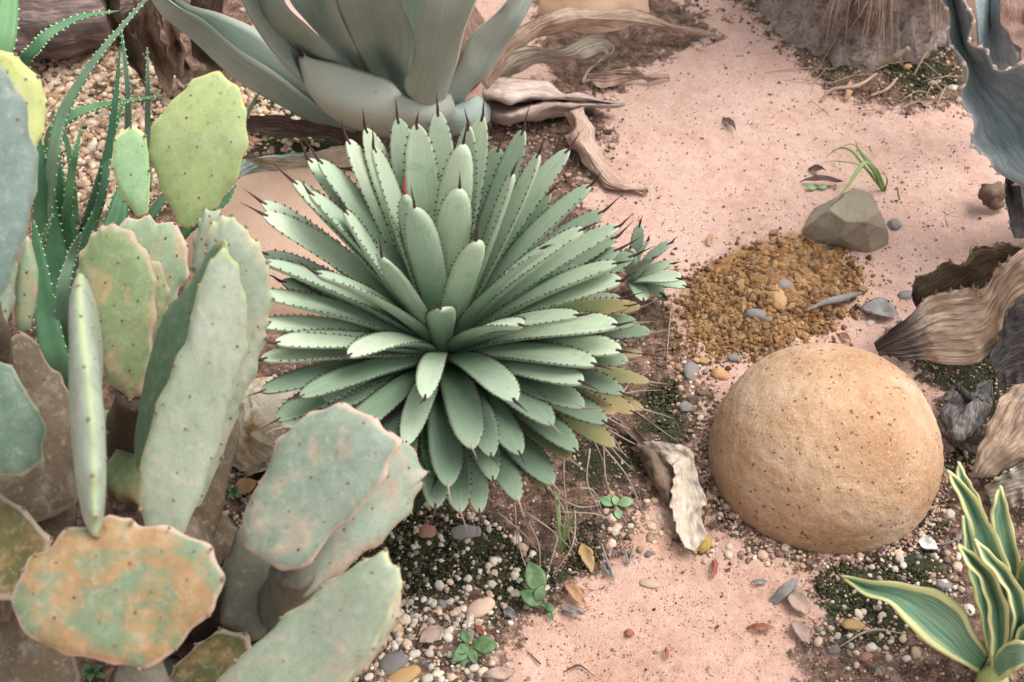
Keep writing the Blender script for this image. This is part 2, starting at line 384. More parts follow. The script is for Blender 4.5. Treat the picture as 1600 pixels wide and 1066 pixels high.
M['pinkpeb'] = m_stone('beige_pebble', [(.3, (.50, .34, .24)), (.7, (.66, .50, .38))], scale=60, bump=.3, rough=.6)
M['ochrepeb'] = m_stone('ochre_pebble', [(.3, (.38, .21, .09)), (.7, (.50, .32, .17))], scale=60, bump=.3, rough=.6)
M['redpeb'] = m_stone('red_pebble', [(.3, (.24, .12, .08)), (.7, (.36, .20, .14))], scale=60, bump=.3, rough=.7)
M['agave'] = m_agave()
M['agave_y'] = m_agave_var('yellowing_agave_leaf', [(0.0, (.13, .20, .11)), (.5, (.21, .28, .14)), (.82, (.34, .32, .14)), (1.0, (.38, .22, .12))], (.42, .25, .15))
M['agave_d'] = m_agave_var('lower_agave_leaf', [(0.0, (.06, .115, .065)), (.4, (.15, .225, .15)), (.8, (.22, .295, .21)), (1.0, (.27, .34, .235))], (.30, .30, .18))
M['spine'] = m_plain('dark_spine', [(.3, (.035, .015, .015)), (.7, (.09, .04, .04))], rough=.45, bump=.1)
M['spine_o'] = m_plain('orange_spine', [(.3, (.30, .05, .015)), (.7, (.50, .11, .03))], rough=.45, bump=.1)
M['spine_g'] = m_plain('weathered_spine', [(.3, (.22, .15, .12)), (.7, (.42, .33, .28))], rough=.7, bump=.2)
M['tooth'] = m_plain('dark_tooth', [(.3, (.03, .012, .01)), (.7, (.07, .03, .02))], rough=.5, bump=.1)
M['big'] = m_bigleaf()
M['blue'] = m_blue()
M['big_p'] = m_bigleaf('large_agave_leaf_pale', 1)
M['dead_tan'] = m_dead('dead_leaf_tan', [(.25, (.27, .165, .11)), (.48, (.48, .345, .25)), (.7, (.66, .53, .43))], grain=8)
M['dead_soot'] = m_dead('dead_leaf_sooty_tan', [(.25, (.27, .165, .11)), (.48, (.48, .34, .25)), (.7, (.62, .50, .41))], soot=.28, bump=.6, grain=3)
M['dead_pale'] = m_dead('dead_leaf_pale', [(.3, (.40, .30, .24)), (.5, (.56, .45, .37)), (.7, (.70, .60, .52))])
M['dead_cream'] = m_dead('dead_leaf_cream', [(.25, (.46, .35, .28)), (.48, (.62, .50, .42)), (.7, (.76, .66, .58))], grain=4, bump=.4, dark=(.22, .14, .10))
M['dead_dark'] = m_dead('dead_leaf_dark', [(.3, (.085, .055, .042)), (.5, (.17, .115, .085)), (.7, (.32, .24, .19))])
M['dead_grey'] = m_dead('dead_leaf_grey', [(.3, (.06, .055, .055)), (.5, (.17, .155, .15)), (.7, (.36, .33, .31))])
M['dead_brown'] = m_dead('dead_leaf_brown', [(.3, (.16, .09, .07)), (.5, (.29, .18, .14)), (.7, (.40, .28, .22))])
M['aloe'] = m_plain('aloe_leaf_green', [(.3, (.035, .105, .052)), (.5, (.065, .16, .078)), (.7, (.11, .22, .11))], rough=.45, bump=.15, scale=14)
M['aloe_l'] = m_plain('aloe_leaf_light', [(.3, (.07, .19, .08)), (.7, (.15, .29, .14))], rough=.45, bump=.15, scale=14)
M['aloe_b'] = m_plain('aloe_leaf_bluish', [(.3, (.10, .19, .12)), (.7, (.18, .28, .19))], rough=.5, bump=.15, scale=14)
M['aloe_t'] = m_plain('aloe_tooth', [(.3, (.36, .48, .28)), (.7, (.5, .6, .38))], rough=.5)
M['varieg'] = m_varieg()
M['areole'] = m_plain('areole', [(.3, (.13, .08, .055)), (.7, (.30, .21, .15))], rough=.9, bump=.5, bs=600)
PINKR = (.50, .37, .30); YEL = (.50, .50, .16)
M['p_yel'] = m_pad('pad_young_yellow_green', (.27, .37, .17), (.37, .43, .18), (.43, .46, .22), .2, (.46, .44, .19), .94)
M['p_sm'] = m_pad('pad_young_pale', (.22, .38, .21), (.33, .45, .24), (.42, .50, .25), .15, (.55, .55, .22), .90)
M['p_lime'] = m_pad('pad_lime', (.42, .45, .16), (.45, .48, .20), (.46, .48, .24), .1, (.46, .46, .20), .93)
M['p_blue'] = m_pad('pad_grey_blue', (.125, .18, .165), (.165, .225, .20), (.26, .27, .22), .25, (.28, .32, .22), .95)
M['p_spot'] = m_pad('pad_spotted', (.17, .235, .11), (.23, .295, .15), (.42, .29, .155), .42, (.42, .31, .23), .90)
M['p_rust'] = m_pad('pad_rusty', (.135, .185, .105), (.18, .225, .14), (.34, .18, .08), .62, (.46, .34, .27), .945)
M['p_rustp'] = m_pad('pad_rusty_pale', (.22, .30, .19), (.28, .36, .23), (.42, .28, .17), .40, PINKR, .90)
M['p_pale'] = m_pad('pad_pale_green', (.25, .30, .225), (.31, .35, .27), (.42, .34, .28), .30, (.34, .39, .19), .945)
M['p_edge'] = m_pad('pad_pale_green_narrow_rim', (.25, .31, .24), (.31, .365, .285), (.42, .34, .28), .25, (.31, .37, .20), .975)
M['p_pale2'] = m_pad('pad_pale_dusty', (.235, .285, .21), (.285, .33, .245), (.37, .30, .235), .36, (.40, .42, .24), .94)
M['p_shaded'] = m_pad('pad_shaded_green', (.06, .14, .085), (.10, .20, .115), (.16, .22, .12), .1, (.30, .36, .18), .93)  # darker green carries the painted shade of the left-facing pad
M['p_front'] = m_pad('pad_green_pink_rim', (.18, .23, .18), (.235, .28, .22), (.37, .275, .21), .34, (.54, .36, .29), .93)
M['p_frontb'] = m_pad('pad_dusty_brown_green', (.20, .27, .21), (.26, .32, .245), (.37, .27, .21), .60, (.42, .32, .24), .95)
M['p_wood'] = m_pad('pad_corky_brown', (.085, .062, .040), (.135, .098, .066), (.22, .145, .08), .25, (.30, .22, .17), .93, .85)
M['p_woodg'] = m_pad('pad_corky_grey', (.125, .13, .10), (.19, .18, .145), (.24, .18, .14), .3, (.30, .24, .19), .95, .85)
M['p_olive'] = m_pad('pad_olive_brown', (.08, .09, .033), (.135, .11, .045), (.28, .17, .07), .35, (.48, .38, .31), .86, .8)
M['p_dkgreen'] = m_pad('pad_dark_teal', (.085, .14, .10), (.12, .17, .125), (.18, .22, .16), .1, (.36, .38, .27), .94)
M['wood'] = m_dead('bark', [(.3, (.07, .05, .045)), (.5, (.15, .11, .10)), (.7, (.27, .21, .19))], grain=10)
M['trunk_old'] = m_stone('pale_bark', [(.32, (.16, .115, .10)), (.46, (.30, .225, .20)), (.56, (.40, .32, .285)), (.7, (.50, .42, .38))], scale=16, bump=1.5, bscale=38)
M['fibre'] = m_plain('dry_fibre', [(.3, (.28, .19, .13)), (.7, (.48, .36, .27))], rough=.8)
M['gravel'] = m_vcol('gravel_mix'); M['clod'] = m_vcol('clay_crumb', .95, .6, 300); M['grit'] = m_vcol('grit', .9)
M['moss'] = m_vcol('moss', .95, .2)
M['weed'] = m_plain('seedling_leaf', [(.35, (.06, .135, .055)), (.65, (.14, .225, .105))], rough=.5, bump=.8, scale=120)
M['weed_p'] = m_plain('seedling_leaf_pale', [(.3, (.16, .28, .14)), (.7, (.26, .37, .20))], rough=.5, bump=.3, scale=80)
M['grass'] = m_plain('grass_blade', [(.3, (.13, .23, .07)), (.7, (.26, .35, .14))], rough=.5, bump=.1)
M['l_orange'] = m_dead('litter_orange', [(.3, (.36, .19, .10)), (.7, (.50, .31, .19))], grain=6, bump=.3, dark=(.3, .14, .06))
M['l_red'] = m_dead('litter_red', [(.3, (.24, .07, .05)), (.7, (.40, .15, .11))], grain=6, bump=.3, dark=(.14, .04, .03))
M['l_grey'] = m_dead('litter_grey', [(.3, (.15, .14, .135)), (.7, (.32, .30, .285))], grain=6, bump=.3, dark=(.09, .08, .08))
M['l_yellow'] = m_dead('litter_yellow', [(.3, (.36, .21, .06)), (.7, (.50, .34, .12))], grain=6, bump=.3, dark=(.3, .17, .04))
M['l_pink'] = m_dead('litter_pink', [(.3, (.34, .22, .19)), (.7, (.50, .36, .31))], grain=6, bump=.3, dark=(.2, .12, .1))
M['l_white'] = m_dead('litter_white', [(.3, (.62, .60, .58)), (.7, (.78, .76, .73))], grain=6, bump=.2, dark=(.45, .42, .40))
M['l_dark'] = m_dead('litter_dark', [(.3, (.06, .035, .03)), (.7, (.15, .09, .08))], grain=6, bump=.3)

M['trunk'] = m_bark()
# ------------------------------------------------------------------ ground
def gp(poly): return np.array([[G(x, y).x, G(x, y).y] for x, y in poly])
def sdist(X, Y, P):
    """signed distance (positive inside) to polygon P"""
    inside = np.zeros(X.shape, bool); dm = np.full(X.shape, 1e9)
    n = len(P)
    for i in range(n):
        x1, y1 = P[i]; x2, y2 = P[(i + 1) % n]
        c = ((y1 > Y) != (y2 > Y)) & (X < (x2 - x1) * (Y - y1) / (y2 - y1 + 1e-12) + x1); inside ^= c
        dx, dy = x2 - x1, y2 - y1; t = np.clip(((X - x1) * dx + (Y - y1) * dy) / (dx * dx + dy * dy + 1e-12), 0, 1)
        dm = np.minimum(dm, np.hypot(X - x1 - t * dx, Y - y1 - t * dy))
    return np.where(inside, dm, -dm)
SOIL = [gp(p) for p in [
    [(-400, 900), (-400, -300), (250, -300), (420, 80), (520, 150), (700, 215), (780, 190), (890, 130), (960, 200), (910, 300), (960, 400), (1050, 480), (1075, 560), (1110, 620), (1080, 740), (1000, 800), (930, 900), (840, 960), (790, 1010), (740, 1300), (-300, 1300)],
    [(1380, 520), (1500, 470), (1900, 420), (1900, 1300), (1250, 1300), (1240, 1020), (1300, 950), (1330, 870), (1440, 820), (1480, 730), (1480, 640)],
    [(1000, -60), (1180, 20), (1240, 100), (1300, 150), (1400, 180), (1500, 160), (1700, 200), (1900, -200), (1000, -200)],
    [(820, -60), (1010, -60), (1120, 60), (1000, 110), (960, 140), (860, 150)],
    [(1090, 650), (1120, 760), (1200, 830), (1290, 870), (1400, 840), (1480, 740), (1500, 800), (1420, 860), (1290, 900), (1170, 860), (1080, 800)]]]
MOSS = [gp(p) for p in [
    [(520, 900), (560, 820), (650, 770), (760, 800), (830, 850), (900, 890), (850, 930), (780, 960), (740, 900), (690, 950), (600, 960), (560, 1066), (500, 1066)],
    [(1000, 600), (1060, 590), (1080, 650), (1040, 690), (1000, 680)],
    [(1260, 920), (1380, 850), (1470, 830), (1480, 900), (1420, 1000), (1330, 1010)],
    [(1480, 540), (1600, 560), (1600, 760), (1480, 740)],
    [(1380, 95), (1500, 95), (1505, 135), (1420, 150)],
    [(380, 150), (520, 160), (540, 260), (400, 260)],
    [(1180, 470), (1220, 470), (1210, 505), (1160, 515), (1140, 495)],
    [(880, 700), (1000, 690), (990, 740), (900, 760)], [(1300, 60), (1500, 60), (1480, 100), (1300, 110)],
    [(1430, 560), (1540, 560), (1560, 600), (1450, 590)]]]
CLAY = [gp(p) for p in [[(1070, 450), (1110, 420), (1170, 390), (1240, 375), (1310, 400), (1330, 440), (1320, 490), (1280, 530), (1200, 550), (1110, 560), (1070, 510)]]]
def gmask(X, Y, polys, soft):
    m = np.zeros(X.shape)
    for P in polys: m = np.maximum(m, np.clip(sdist(X, Y, P) / soft * .5 + .5, 0, 1))
    return m
def axis(lo, hi, step, far):
    a = list(np.arange(lo, hi, step)); s = step
    while a[-1] < far: s *= 1.5; a.append(a[-1] + s)
    s = step
    while a[0] > -far: s *= 1.5; a.insert(0, a[0] - s)
    return np.array(a)
def build_ground():
    ax = axis(-1.15, 1.15, .0052, 60); ay = axis(.6, 2.75, .0052, 60)
    X, Y = np.meshgrid(ax, ay); near = np.exp(-np.maximum(0, np.hypot(X, Y - 1.6) - 2) / 2)
    Z = hf(X, Y) * near
    soil = gmask(X, Y, SOIL, .045); moss = gmask(X, Y, MOSS, .05); clay = gmask(X, Y, CLAY, .05)
    ny, nx = X.shape; flat = np.stack([X.ravel(), Y.ravel(), Z.ravel()], 1); s_ = soil.ravel(); c_ = clay.ravel()
    for k in range(len(flat)):
        x, y = flat[k, 0], flat[k, 1]
        if -1.2 < x < 1.2 and .55 < y < 2.8:
            p = V((x, y, 0)); flat[k, 2] += .0022 * mn.fractal(p * 30, .8, 2, 3) * (1 + 1.2 * s_[k] + 1.5 * c_[k]) + .0009 * mn.noise(p * 140) * (1 + 1.5 * s_[k])
    idx = np.arange(nx * ny).reshape(ny, nx)
    q = np.stack([idx[:-1, :-1], idx[:-1, 1:], idx[1:, 1:], idx[1:, :-1]], -1).reshape(-1, 4)
    me = bpy.data.meshes.new('ground'); me.vertices.add(len(flat)); me.vertices.foreach_set('co', flat.ravel().astype(np.float32))
    me.loops.add(q.size); me.loops.foreach_set('vertex_index', q.ravel().astype(np.int32))
    me.polygons.add(len(q)); me.polygons.foreach_set('loop_start', np.arange(0, q.size, 4, dtype=np.int32))
    me.polygons.foreach_set('use_smooth', np.ones(len(q), bool))
    me.update(calc_edges=True)
    ca = me.color_attributes.new('zone', 'FLOAT_COLOR', 'POINT')
    ca.data.foreach_set('color', np.stack([soil.ravel(), moss.ravel(), clay.ravel(), np.ones(nx * ny)], 1).astype(np.float32).ravel())
    me.materials.append(M['ground']); o = link(bpy.data.objects.new('ground', me)); o['kind'] = 'structure'
build_ground()

# ------------------------------------------------------------------ scatter
def peb_mesh(sub, seed, ang=0.0, flat=.65):
    vs, fs = ICO[sub]; r = random.Random(seed); sc = np.array([1, r.uniform(.65, .95), flat * r.uniform(.8, 1.1)])
    out = []
    for v in vs:
        d = 1 + .22 * nz(v, 1.3, seed) + ang * nz(v, 2.6, seed + 9)
        out.append(v * d * sc)
    return np.array(out), fs
def scatter(name, kinds, items, mat, label=None, cat=None, smooth=True):
    """items: (x,y,z,size,kind,colour). one merged mesh of countless small stones"""
    vv = []; ff = []; cc = []; b = 0; r = np.random.RandomState(len(items))
    for (x, y, z, s, k, c) in items:
        vs, fs = kinds[k]; a = r.uniform(0, 6.28); t = r.uniform(-.5, .5); ca, sa, ct, st = math.cos(a), math.sin(a), math.cos(t), math.sin(t)
        R = np.array([[ca, -sa * ct, sa * st], [sa, ca * ct, -ca * st], [0, st, ct]])
        vv.append(vs @ R.T * s + (x, y, z)); ff.append(np.array(fs) + b); b += len(vs); cc.append(np.tile((*c, 1), (len(vs), 1)))
    vv = np.concatenate(vv); ff = np.concatenate(ff); cc = np.concatenate(cc)
    me = bpy.data.meshes.new(name); me.vertices.add(len(vv)); me.vertices.foreach_set('co', vv.ravel().astype(np.float32))
    me.loops.add(ff.size); me.loops.foreach_set('vertex_index', ff.ravel().astype(np.int32))
    me.polygons.add(len(ff)); me.polygons.foreach_set('loop_start', np.arange(0, ff.size, 3, dtype=np.int32))
    me.polygons.foreach_set('use_smooth', np.full(len(ff), smooth)); me.update(calc_edges=True)
    ca = me.color_attributes.new('tint', 'FLOAT_COLOR', 'POINT'); ca.data.foreach_set('color', cc.astype(np.float32).ravel())
    me.materials.append(mat); o = link(bpy.data.objects.new(name, me)); tag(o, label, cat, kind='stuff'); return o
def pick(polys_px, n, r, wts=None):
    out = []
    P = [gp(p) for p in polys_px]
    areas = [abs(sum(p[i][0] * p[(i + 1) % len(p)][1] - p[(i + 1) % len(p)][0] * p[i][1] for i in range(len(p)))) / 2 for p in P]
    wts = [a * (w if wts else 1) for a, w in zip(areas, wts or areas)]
    tot = sum(wts)
    for p, w in zip(P, wts):
        k = int(n * w / tot); lo, hi = p.min(0), p.max(0); got = 0
        while got < k:
            x = np.array([r.uniform(lo[0], hi[0]) for _ in range(k * 3)]); y = np.array([r.uniform(lo[1], hi[1]) for _ in range(k * 3)])
            ins = sdist(x, y, p) > 0
            for a, b in zip(x[ins], y[ins]):
                if got < k: out.append((a, b)); got += 1
    return out
R0 = random.Random(4)
PK = [peb_mesh(2, i, .22) for i in range(6)]; PS = [peb_mesh(1, i + 20, .3, .7) for i in range(6)]
WHITE = [(.64, .57, .48), (.58, .50, .41), (.68, .63, .56), (.62, .50, .38), (.55, .40, .29)]
BEIGE = [(.60, .42, .28), (.66, .50, .36), (.52, .34, .21), (.70, .58, .45), (.44, .27, .17)]
DIRT = [(.30, .19, .14), (.46, .32, .24), (.18, .13, .10), (.55, .42, .33), (.09, .07, .06), (.25, .23, .22)]
def shade(c, f): return (c[0] * f, c[1] * f, c[2] * f)
def stones(polys, n, cols, smin, smax, r=R0, k=PK, sink=.25, wts=None):
    out = []
    for x, y in pick(polys, n, r, wts):
        s = smin + (smax - smin) * r.random() ** 2.2
        out.append((x, y, float(hf(x, y)) + s * sink, s, r.randrange(len(k)), shade(r.choice(cols), r.uniform(.55, 1.05))))
    return out
Z_FRONT = [(500, 900), (560, 830), (640, 770), (760, 800), (840, 860), (880, 910), (830, 950), (780, 980), (770, 1066), (500, 1100)]
Z_FRONT2 = [(590, 940), (680, 930), (770, 960), (770, 1000), (700, 1066), (590, 1090)]
Z_GAP = [(330, 740), (400, 720), (400, 850), (330, 880)]
Z_TL = [(20, 60), (170, 30), (260, 110), (330, 130), (480, 160), (500, 200), (400, 200), (400, 230), (250, 330), (60, 330)]
Z_TL2 = [(380, 215), (520, 215), (520, 240), (390, 245)]
Z_RB = [(1390, 830), (1480, 780), (1500, 830), (1520, 1000), (1350, 1066), (1270, 1000), (1330, 880)]
Z_BOT = [(1060, 760), (1110, 740), (1180, 830), (1290, 870), (1290, 890), (1100, 880)]
Z_MR = [(1040, 560), (1110, 560), (1130, 600), (1090, 680), (1050, 660)]
Z_SIDE = [(930, 770), (1060, 740), (1100, 820), (1050, 870), (950, 860)]
Z_R = [(1470, 640), (1530, 640), (1530, 740), (1480, 740)]
grav = stones([Z_FRONT], 900, WHITE + DIRT, .0015, .0055) + stones([Z_FRONT2], 260, WHITE + WHITE + DIRT, .0016, .0068) + stones([Z_GAP], 260, WHITE + DIRT, .002, .005)
grav += stones([Z_TL], 3600, BEIGE, .003, .0085) + stones([Z_TL2], 50, BEIGE, .003, .007)
grav += stones([Z_RB], 350, WHITE + DIRT, .0015, .0055) + stones([Z_BOT, Z_MR, Z_SIDE, Z_R], 420, BEIGE + DIRT, .002, .006)
scatter('gravel', PK, grav, M['gravel'], 'loose pale gravel strewn over the dark soil', 'gravel')
SAND_Z = [(960, 130), (1200, 60), (1500, 200), (1560, 400), (1400, 500), (1330, 420), (1060, 470), (930, 330)]
SAND_Z2 = [(880, 800), (1080, 830), (1300, 900), (1260, 1100), (760, 1100), (800, 980)]
SOILP = [(340, 700), (560, 800), (500, 1080), (760, 1080), (800, 980), (980, 850), (1100, 700), (1080, 560), (960, 440), (420, 560)]
SOILR = [(1380, 540), (1600, 560), (1600, 1080), (1250, 1080), (1260, 940), (1480, 760)]
SOILT = [(1000, -20), (1480, -20), (1520, 190), (1300, 160), (1180, 60)]
SOILM = [(780, 150), (960, 120), (960, 260), (900, 330), (760, 230)]
SG = [(.50, .31, .23), (.62, .43, .33), (.30, .18, .14), (.20, .12, .095), (.72, .55, .45), (.40, .21, .13), (.58, .38, .30)]
grit = stones([SAND_Z], 2600, SG, .0006, .0022, k=PS) + stones([SAND_Z2], 2600, SG, .0005, .0018, k=PS)
grit += stones([SOILP], 5200, DIRT + SG, .0008, .0035, k=PS) + stones([SOILR], 2600, DIRT + SG, .0008, .0032, k=PS) + stones([SOILT], 1800, DIRT + SG, .001, .0045, k=PS) + stones([SOILM], 900, DIRT + SG, .001, .005, k=PS)
scatter('grit', PS, grit, M['grit'], 'coarse sand grains and soil crumbs on the ground', 'grit')
# moss tufts
GREEN = [(.018, .024, .010), (.035, .042, .016), (.06, .065, .025), (.012, .013, .009), (.10, .085, .045), (.05, .035, .025)]
moss_px = [[(540, 900), (580, 830), (650, 790), (750, 810), (830, 860), (880, 890), (840, 920), (780, 930), (700, 900), (600, 930)],
           [(880, 840), (930, 800), (940, 870), (890, 900)], [(1010, 610), (1060, 600), (1070, 660), (1020, 680)], [(1270, 900), (1380, 860), (1460, 850), (1450, 900), (1380, 960), (1290, 960)],
           [(1440, 780), (1490, 780), (1480, 830), (1440, 830)], [(1360, 95), (1500, 95), (1500, 140), (1420, 160)], [(440, 150), (520, 180), (530, 200), (440, 190)], [(1150, 490), (1200, 480), (1200, 505), (1150, 510)]]
MT = [peb_mesh(1, i + 60, .6, .8) for i in range(5)]
scatter('moss', MT, [(x, y, float(hf(x, y)) + .001, R0.uniform(.001, .0035), R0.randrange(5), R0.choice(GREEN)) for x, y in pick(moss_px, 4600, R0, [1, 1, 1, 1, 1, .3, 1, 1])], M['moss'], 'dark moss crust growing in low cushions on the soil', 'moss')
# clay crumbs
OCH = [(.27, .15, .07), (.32, .19, .09), (.23, .12, .055), (.38, .24, .125), (.30, .18, .095), (.15, .08, .04), (.33, .17, .07)]
CK = [peb_mesh(1, i + 80, .55, .85) for i in range(8)]
cl = []
for (cx, cy, sx, sy, n, big) in [(1235, 430, 42, 26, 2400, .0085), (1290, 440, 24, 24, 700, .006), (1130, 480, 34, 28, 2200, .0045), (1200, 505, 46, 26, 1900, .006), (1110, 535, 30, 24, 900, .003), (1150, 440, 40, 22, 500, .003), (1320, 455, 26, 22, 350, .0035), (1190, 540, 50, 16, 500, .003), (1250, 470, 40, 30, 500, .009), (1200, 470, 75, 45, 700, .0035)]:
    for _ in range(n):
        p = GG(R0.gauss(cx, sx), R0.gauss(cy, sy)); s = .0010 + big * R0.random() ** 3.6
        cl.append((p.x, p.y, p.z + s * .4, s, R0.randrange(8), shade(R0.choice(OCH), R0.uniform(.65, 1.1))))
scatter('clay_crumbs', CK, cl, M['clod'], 'loose heap of ochre clay crumbs behind the round boulder', 'soil heap', smooth=False)

# individual pebbles
def peb_objs():
    protos = {}
    for mk_ in ('whitepeb', 'pinkpeb', 'ochrepeb', 'slate', 'redpeb'):
        for i in range(3):
            vs, fs = peb_mesh(3, i * 7 + 3, .2); me = bpy.data.meshes.new('pebble'); me.from_pydata(vs.tolist(), [], fs)
            me.polygons.foreach_set('use_smooth', [True] * len(fs)); me.materials.append(M[mk_]); protos[mk_, i] = me
    def put(x, y, s, mk_, label, group, sc=(1, 1, 1), rz=None, name='pebble', cat='pebble'):
        o = bpy.data.objects.new(name, protos[mk_, R0.randrange(3)]); o.location = (x, y, float(hf(x, y)) + s * .12 * sc[2])
        o.scale = (s * sc[0], s * sc[1], s * sc[2]); o.rotation_euler = (R0.uniform(-.3, .3), R0.uniform(-.3, .3), R0.uniform(0, 6) if rz is None else rz)
        link(o); tag(o, label, cat, group)
    sets = [([Z_FRONT], 95, 'small pale pebble lying in the dark mossy soil below the spiny agave', 'pale pebbles in the dark soil below the agave', ['whitepeb'] * 5 + ['pinkpeb'] * 2 + ['slate']),
            ([Z_FRONT2], 40, 'pale pebble in the thick gravel beside the lowest diagonal cactus pad', 'pebbles in the gravel beside the lowest cactus pad', ['whitepeb'] * 6 + ['pinkpeb'] * 2),
            ([Z_TL], 70, 'beige pebble in the gravel among the aloe leaves', 'beige pebbles behind the aloe', ['pinkpeb'] * 3 + ['whitepeb'] * 2),
            ([Z_RB], 40, 'small pebble in the dark soil left of the striped agave', 'pebbles beside the striped agave', ['whitepeb'] * 4 + ['pinkpeb'] * 2 + ['slate']),
            ([Z_SIDE, Z_BOT], 34, 'small pebble around the curled dead leaf and boulder foot', 'pebbles by the curled dead leaf', ['pinkpeb'] * 3 + ['ochrepeb', 'whitepeb'])]
    for polys, n, lab, grp, mats in sets:
        for x, y in pick(polys, n, R0):
            put(x, y, .003 + .0055 * R0.random() ** 1.3 + (.002 if 'beige' in grp else 0), R0.choice(mats), lab, grp)
    for px, py, s, mk_, sc, lab in [
        (750, 952, .021, 'pinkpeb', (1, .75, .6), 'large smooth tan oval pebble on the dark soil'),
        (1125, 587, .013, 'ochrepeb', (1, .9, .8), 'round ochre pebble left of the boulder top'),
        (1080, 582, .017, 'slate', (.7, 1.25, .6), 'dark grey oblong stone between agave tips and ochre pebble'),
        (1148, 560, .012, 'slate', (1, .8, .7), 'small grey pebble touching the clay crumbs above the boulder'),
        (1182, 494, .022, 'slate', (1, .55, .6), 'long pale grey stone lying on the clay heap'),
        (1334, 977, .016, 'ochrepeb', (1, .7, .5), 'flat orange pebble left of the striped agave'),
        (1473, 914, .011, 'slate', (1, .9, .6), 'dark blue grey pebble above the long striped leaf'),
        (1353, 1027, .009, 'redpeb', (1, .8, .6), 'brown pebble in the soil at the bottom right'),
        (612, 1040, .020, 'slate', (1, .9, .6), 'dark grey green stone beside the lowest cactus pad'),
        (628, 1060, .021, 'ochrepeb', (1.2, .7, .5), 'flat ochre stone at the bottom edge'),
        (724, 834, .020, 'slate', (1.2, .7, .5), 'flat slate grey stone under the lowest agave tips'),
        (669, 834, .014, 'redpeb', (.9, 1, .6), 'rust red stone under the lowest agave tips'),
        (622, 985, .008, 'ochrepeb', (1, .8, .7), 'small amber pebble beside the lowest cactus pad'),
        (1070, 636, .012, 'slate', (.8, 1.2, .6), 'purplish brown stone between agave tips and boulder'),
        (1100, 565, .010, 'ochrepeb', (1, .8, .7), 'ochre pebble at the foot of the clay heap'),
        (1014, 913, .014, 'pinkpeb', (1, .7, .5), 'buried tan pebble in the sand below the curled leaf'),
        (1398, 352, .013, 'slate', (.9, 1, .7), 'small grey stone right of the faceted rock'),
        (1415, 462, .012, 'slate', (1, .8, .7), 'dark pebble above the tip of the big dead leaf'),
        (1360, 506, .008, 'whitepeb', (1, .8, .7), 'white pebble left of the big dead leaf'),
        (1225, 447, .016, 'slate', (1, .9, .8), 'grey veined stone at the middle of the clay heap'),
        (1216, 470, .018, 'ochrepeb', (.7, 1.3, .9), 'upright brown stone stuck in the clay heap'),
        (1460, 705, .007, 'ochrepeb', (1, .8, .7), 'tiny amber pebble right of the boulder'),
        (1513, 697, .008, 'ochrepeb', (1, .8, .7), 'small amber pebble beneath the crumpled grey leaf'),
        (1220, 150, .008, 'whitepeb', (1, .8, .6), 'pale pebble on the sand below the trunk'),
        (1417, 105, .009, 'ochrepeb', (1, .8, .7), 'orange pebble on the moss at the trunk foot'),
        (1492, 140, .012, 'whitepeb', (1, .8, .6), 'cream pebble by the blue grey agave'),
        (1458, 130, .009, 'whitepeb', (1, .8, .6), 'small cream pebble on the moss right of the trunk')]:
        p = GG(px, py); put(p.x, p.y, s, mk_, lab, None, sc, R0.uniform(-.5, .5) if sc[0] != .7 else 0)
peb_objs()

# ------------------------------------------------------------------ rocks
def rock(name, c, r, mat, label, seed, sub=5, amp=.06, fs=1.2, fine=.004, cat='boulder'):
    vs, fc = ICO[sub]; mb = MB(); out = []
    for v in vs:
        d = 1 + amp * nz(v, fs, seed) + amp * .5 * nz(v, fs * 2.3, seed + 3) + fine * fbm(v, 14, seed)
        out.append(V((c.x + v[0] * r[0] * d, c.y + v[1] * r[1] * d, c.z + v[2] * r[2] * d)))
    mb.add(out, fc, 0); o = mb.build(name, mat, base=(c.x, c.y, 0)); return tag(o, label, cat)
bc = G(1287, 708, 0.020)
rock('boulder', bc, (.154, .152, .146), M['boulder'], 'big smooth round tan boulder half sunk in the sand', 2, 6, .014, 1.3, .010)
c = G(470, 400, -.02); rock('boulder', c, (.20, .17, .11), M['pinkrock'], 'smooth pale pink boulder partly hidden behind the spiny agave', 5, 5, .04)
c = G(930, 22, -.02); rock('boulder', c, (.105, .10, .085), M['orangerock'], 'orange tan rock behind the long arched dead leaf', 8, 5, .1)
c = G(1520, 10, .0); rock('rock', c, (.09, .10, .14), M['pinkrock'], 'pinkish block of rock right of the trunk', 21, 5, .1, cat='rock')

def hull_rock(name, pts, mat, label, cuts=3, disp=.002, bev=.004, cat='rock'):
    bm = bmesh.new(); [bm.verts.new(p) for p in pts]
    r = bmesh.ops.convex_hull(bm, input=bm.verts[:]); bmesh.ops.delete(bm, geom=[g for g in r['geom_interior'] if isinstance(g, bmesh.types.BMVert)], context='VERTS')
    bmesh.ops.dissolve_limit(bm, angle_limit=.3, verts=bm.verts[:], edges=bm.edges[:])
    bmesh.ops.bevel(bm, geom=bm.edges[:], offset=bev, segments=2, affect='EDGES')
    bmesh.ops.triangulate(bm, faces=bm.faces[:])
    for _ in range(cuts): bmesh.ops.subdivide_edges(bm, edges=[e for e in bm.edges if e.calc_length() > .008], cuts=1)
    bmesh.ops.triangulate(bm, faces=bm.faces[:]); bm.normal_update()
    mb = MB(); mb.add([v.co + v.normal * disp * fbm(v.co, 40, 3) for v in bm.verts], [tuple(v.index for v in f.verts) for f in bm.faces])
    bm.verts.index_update(); mb.f = [tuple(v.index for v in f.verts) for f in bm.faces]; bm.free()
    return tag(mb.build(name, mat, smooth=False), label, cat)
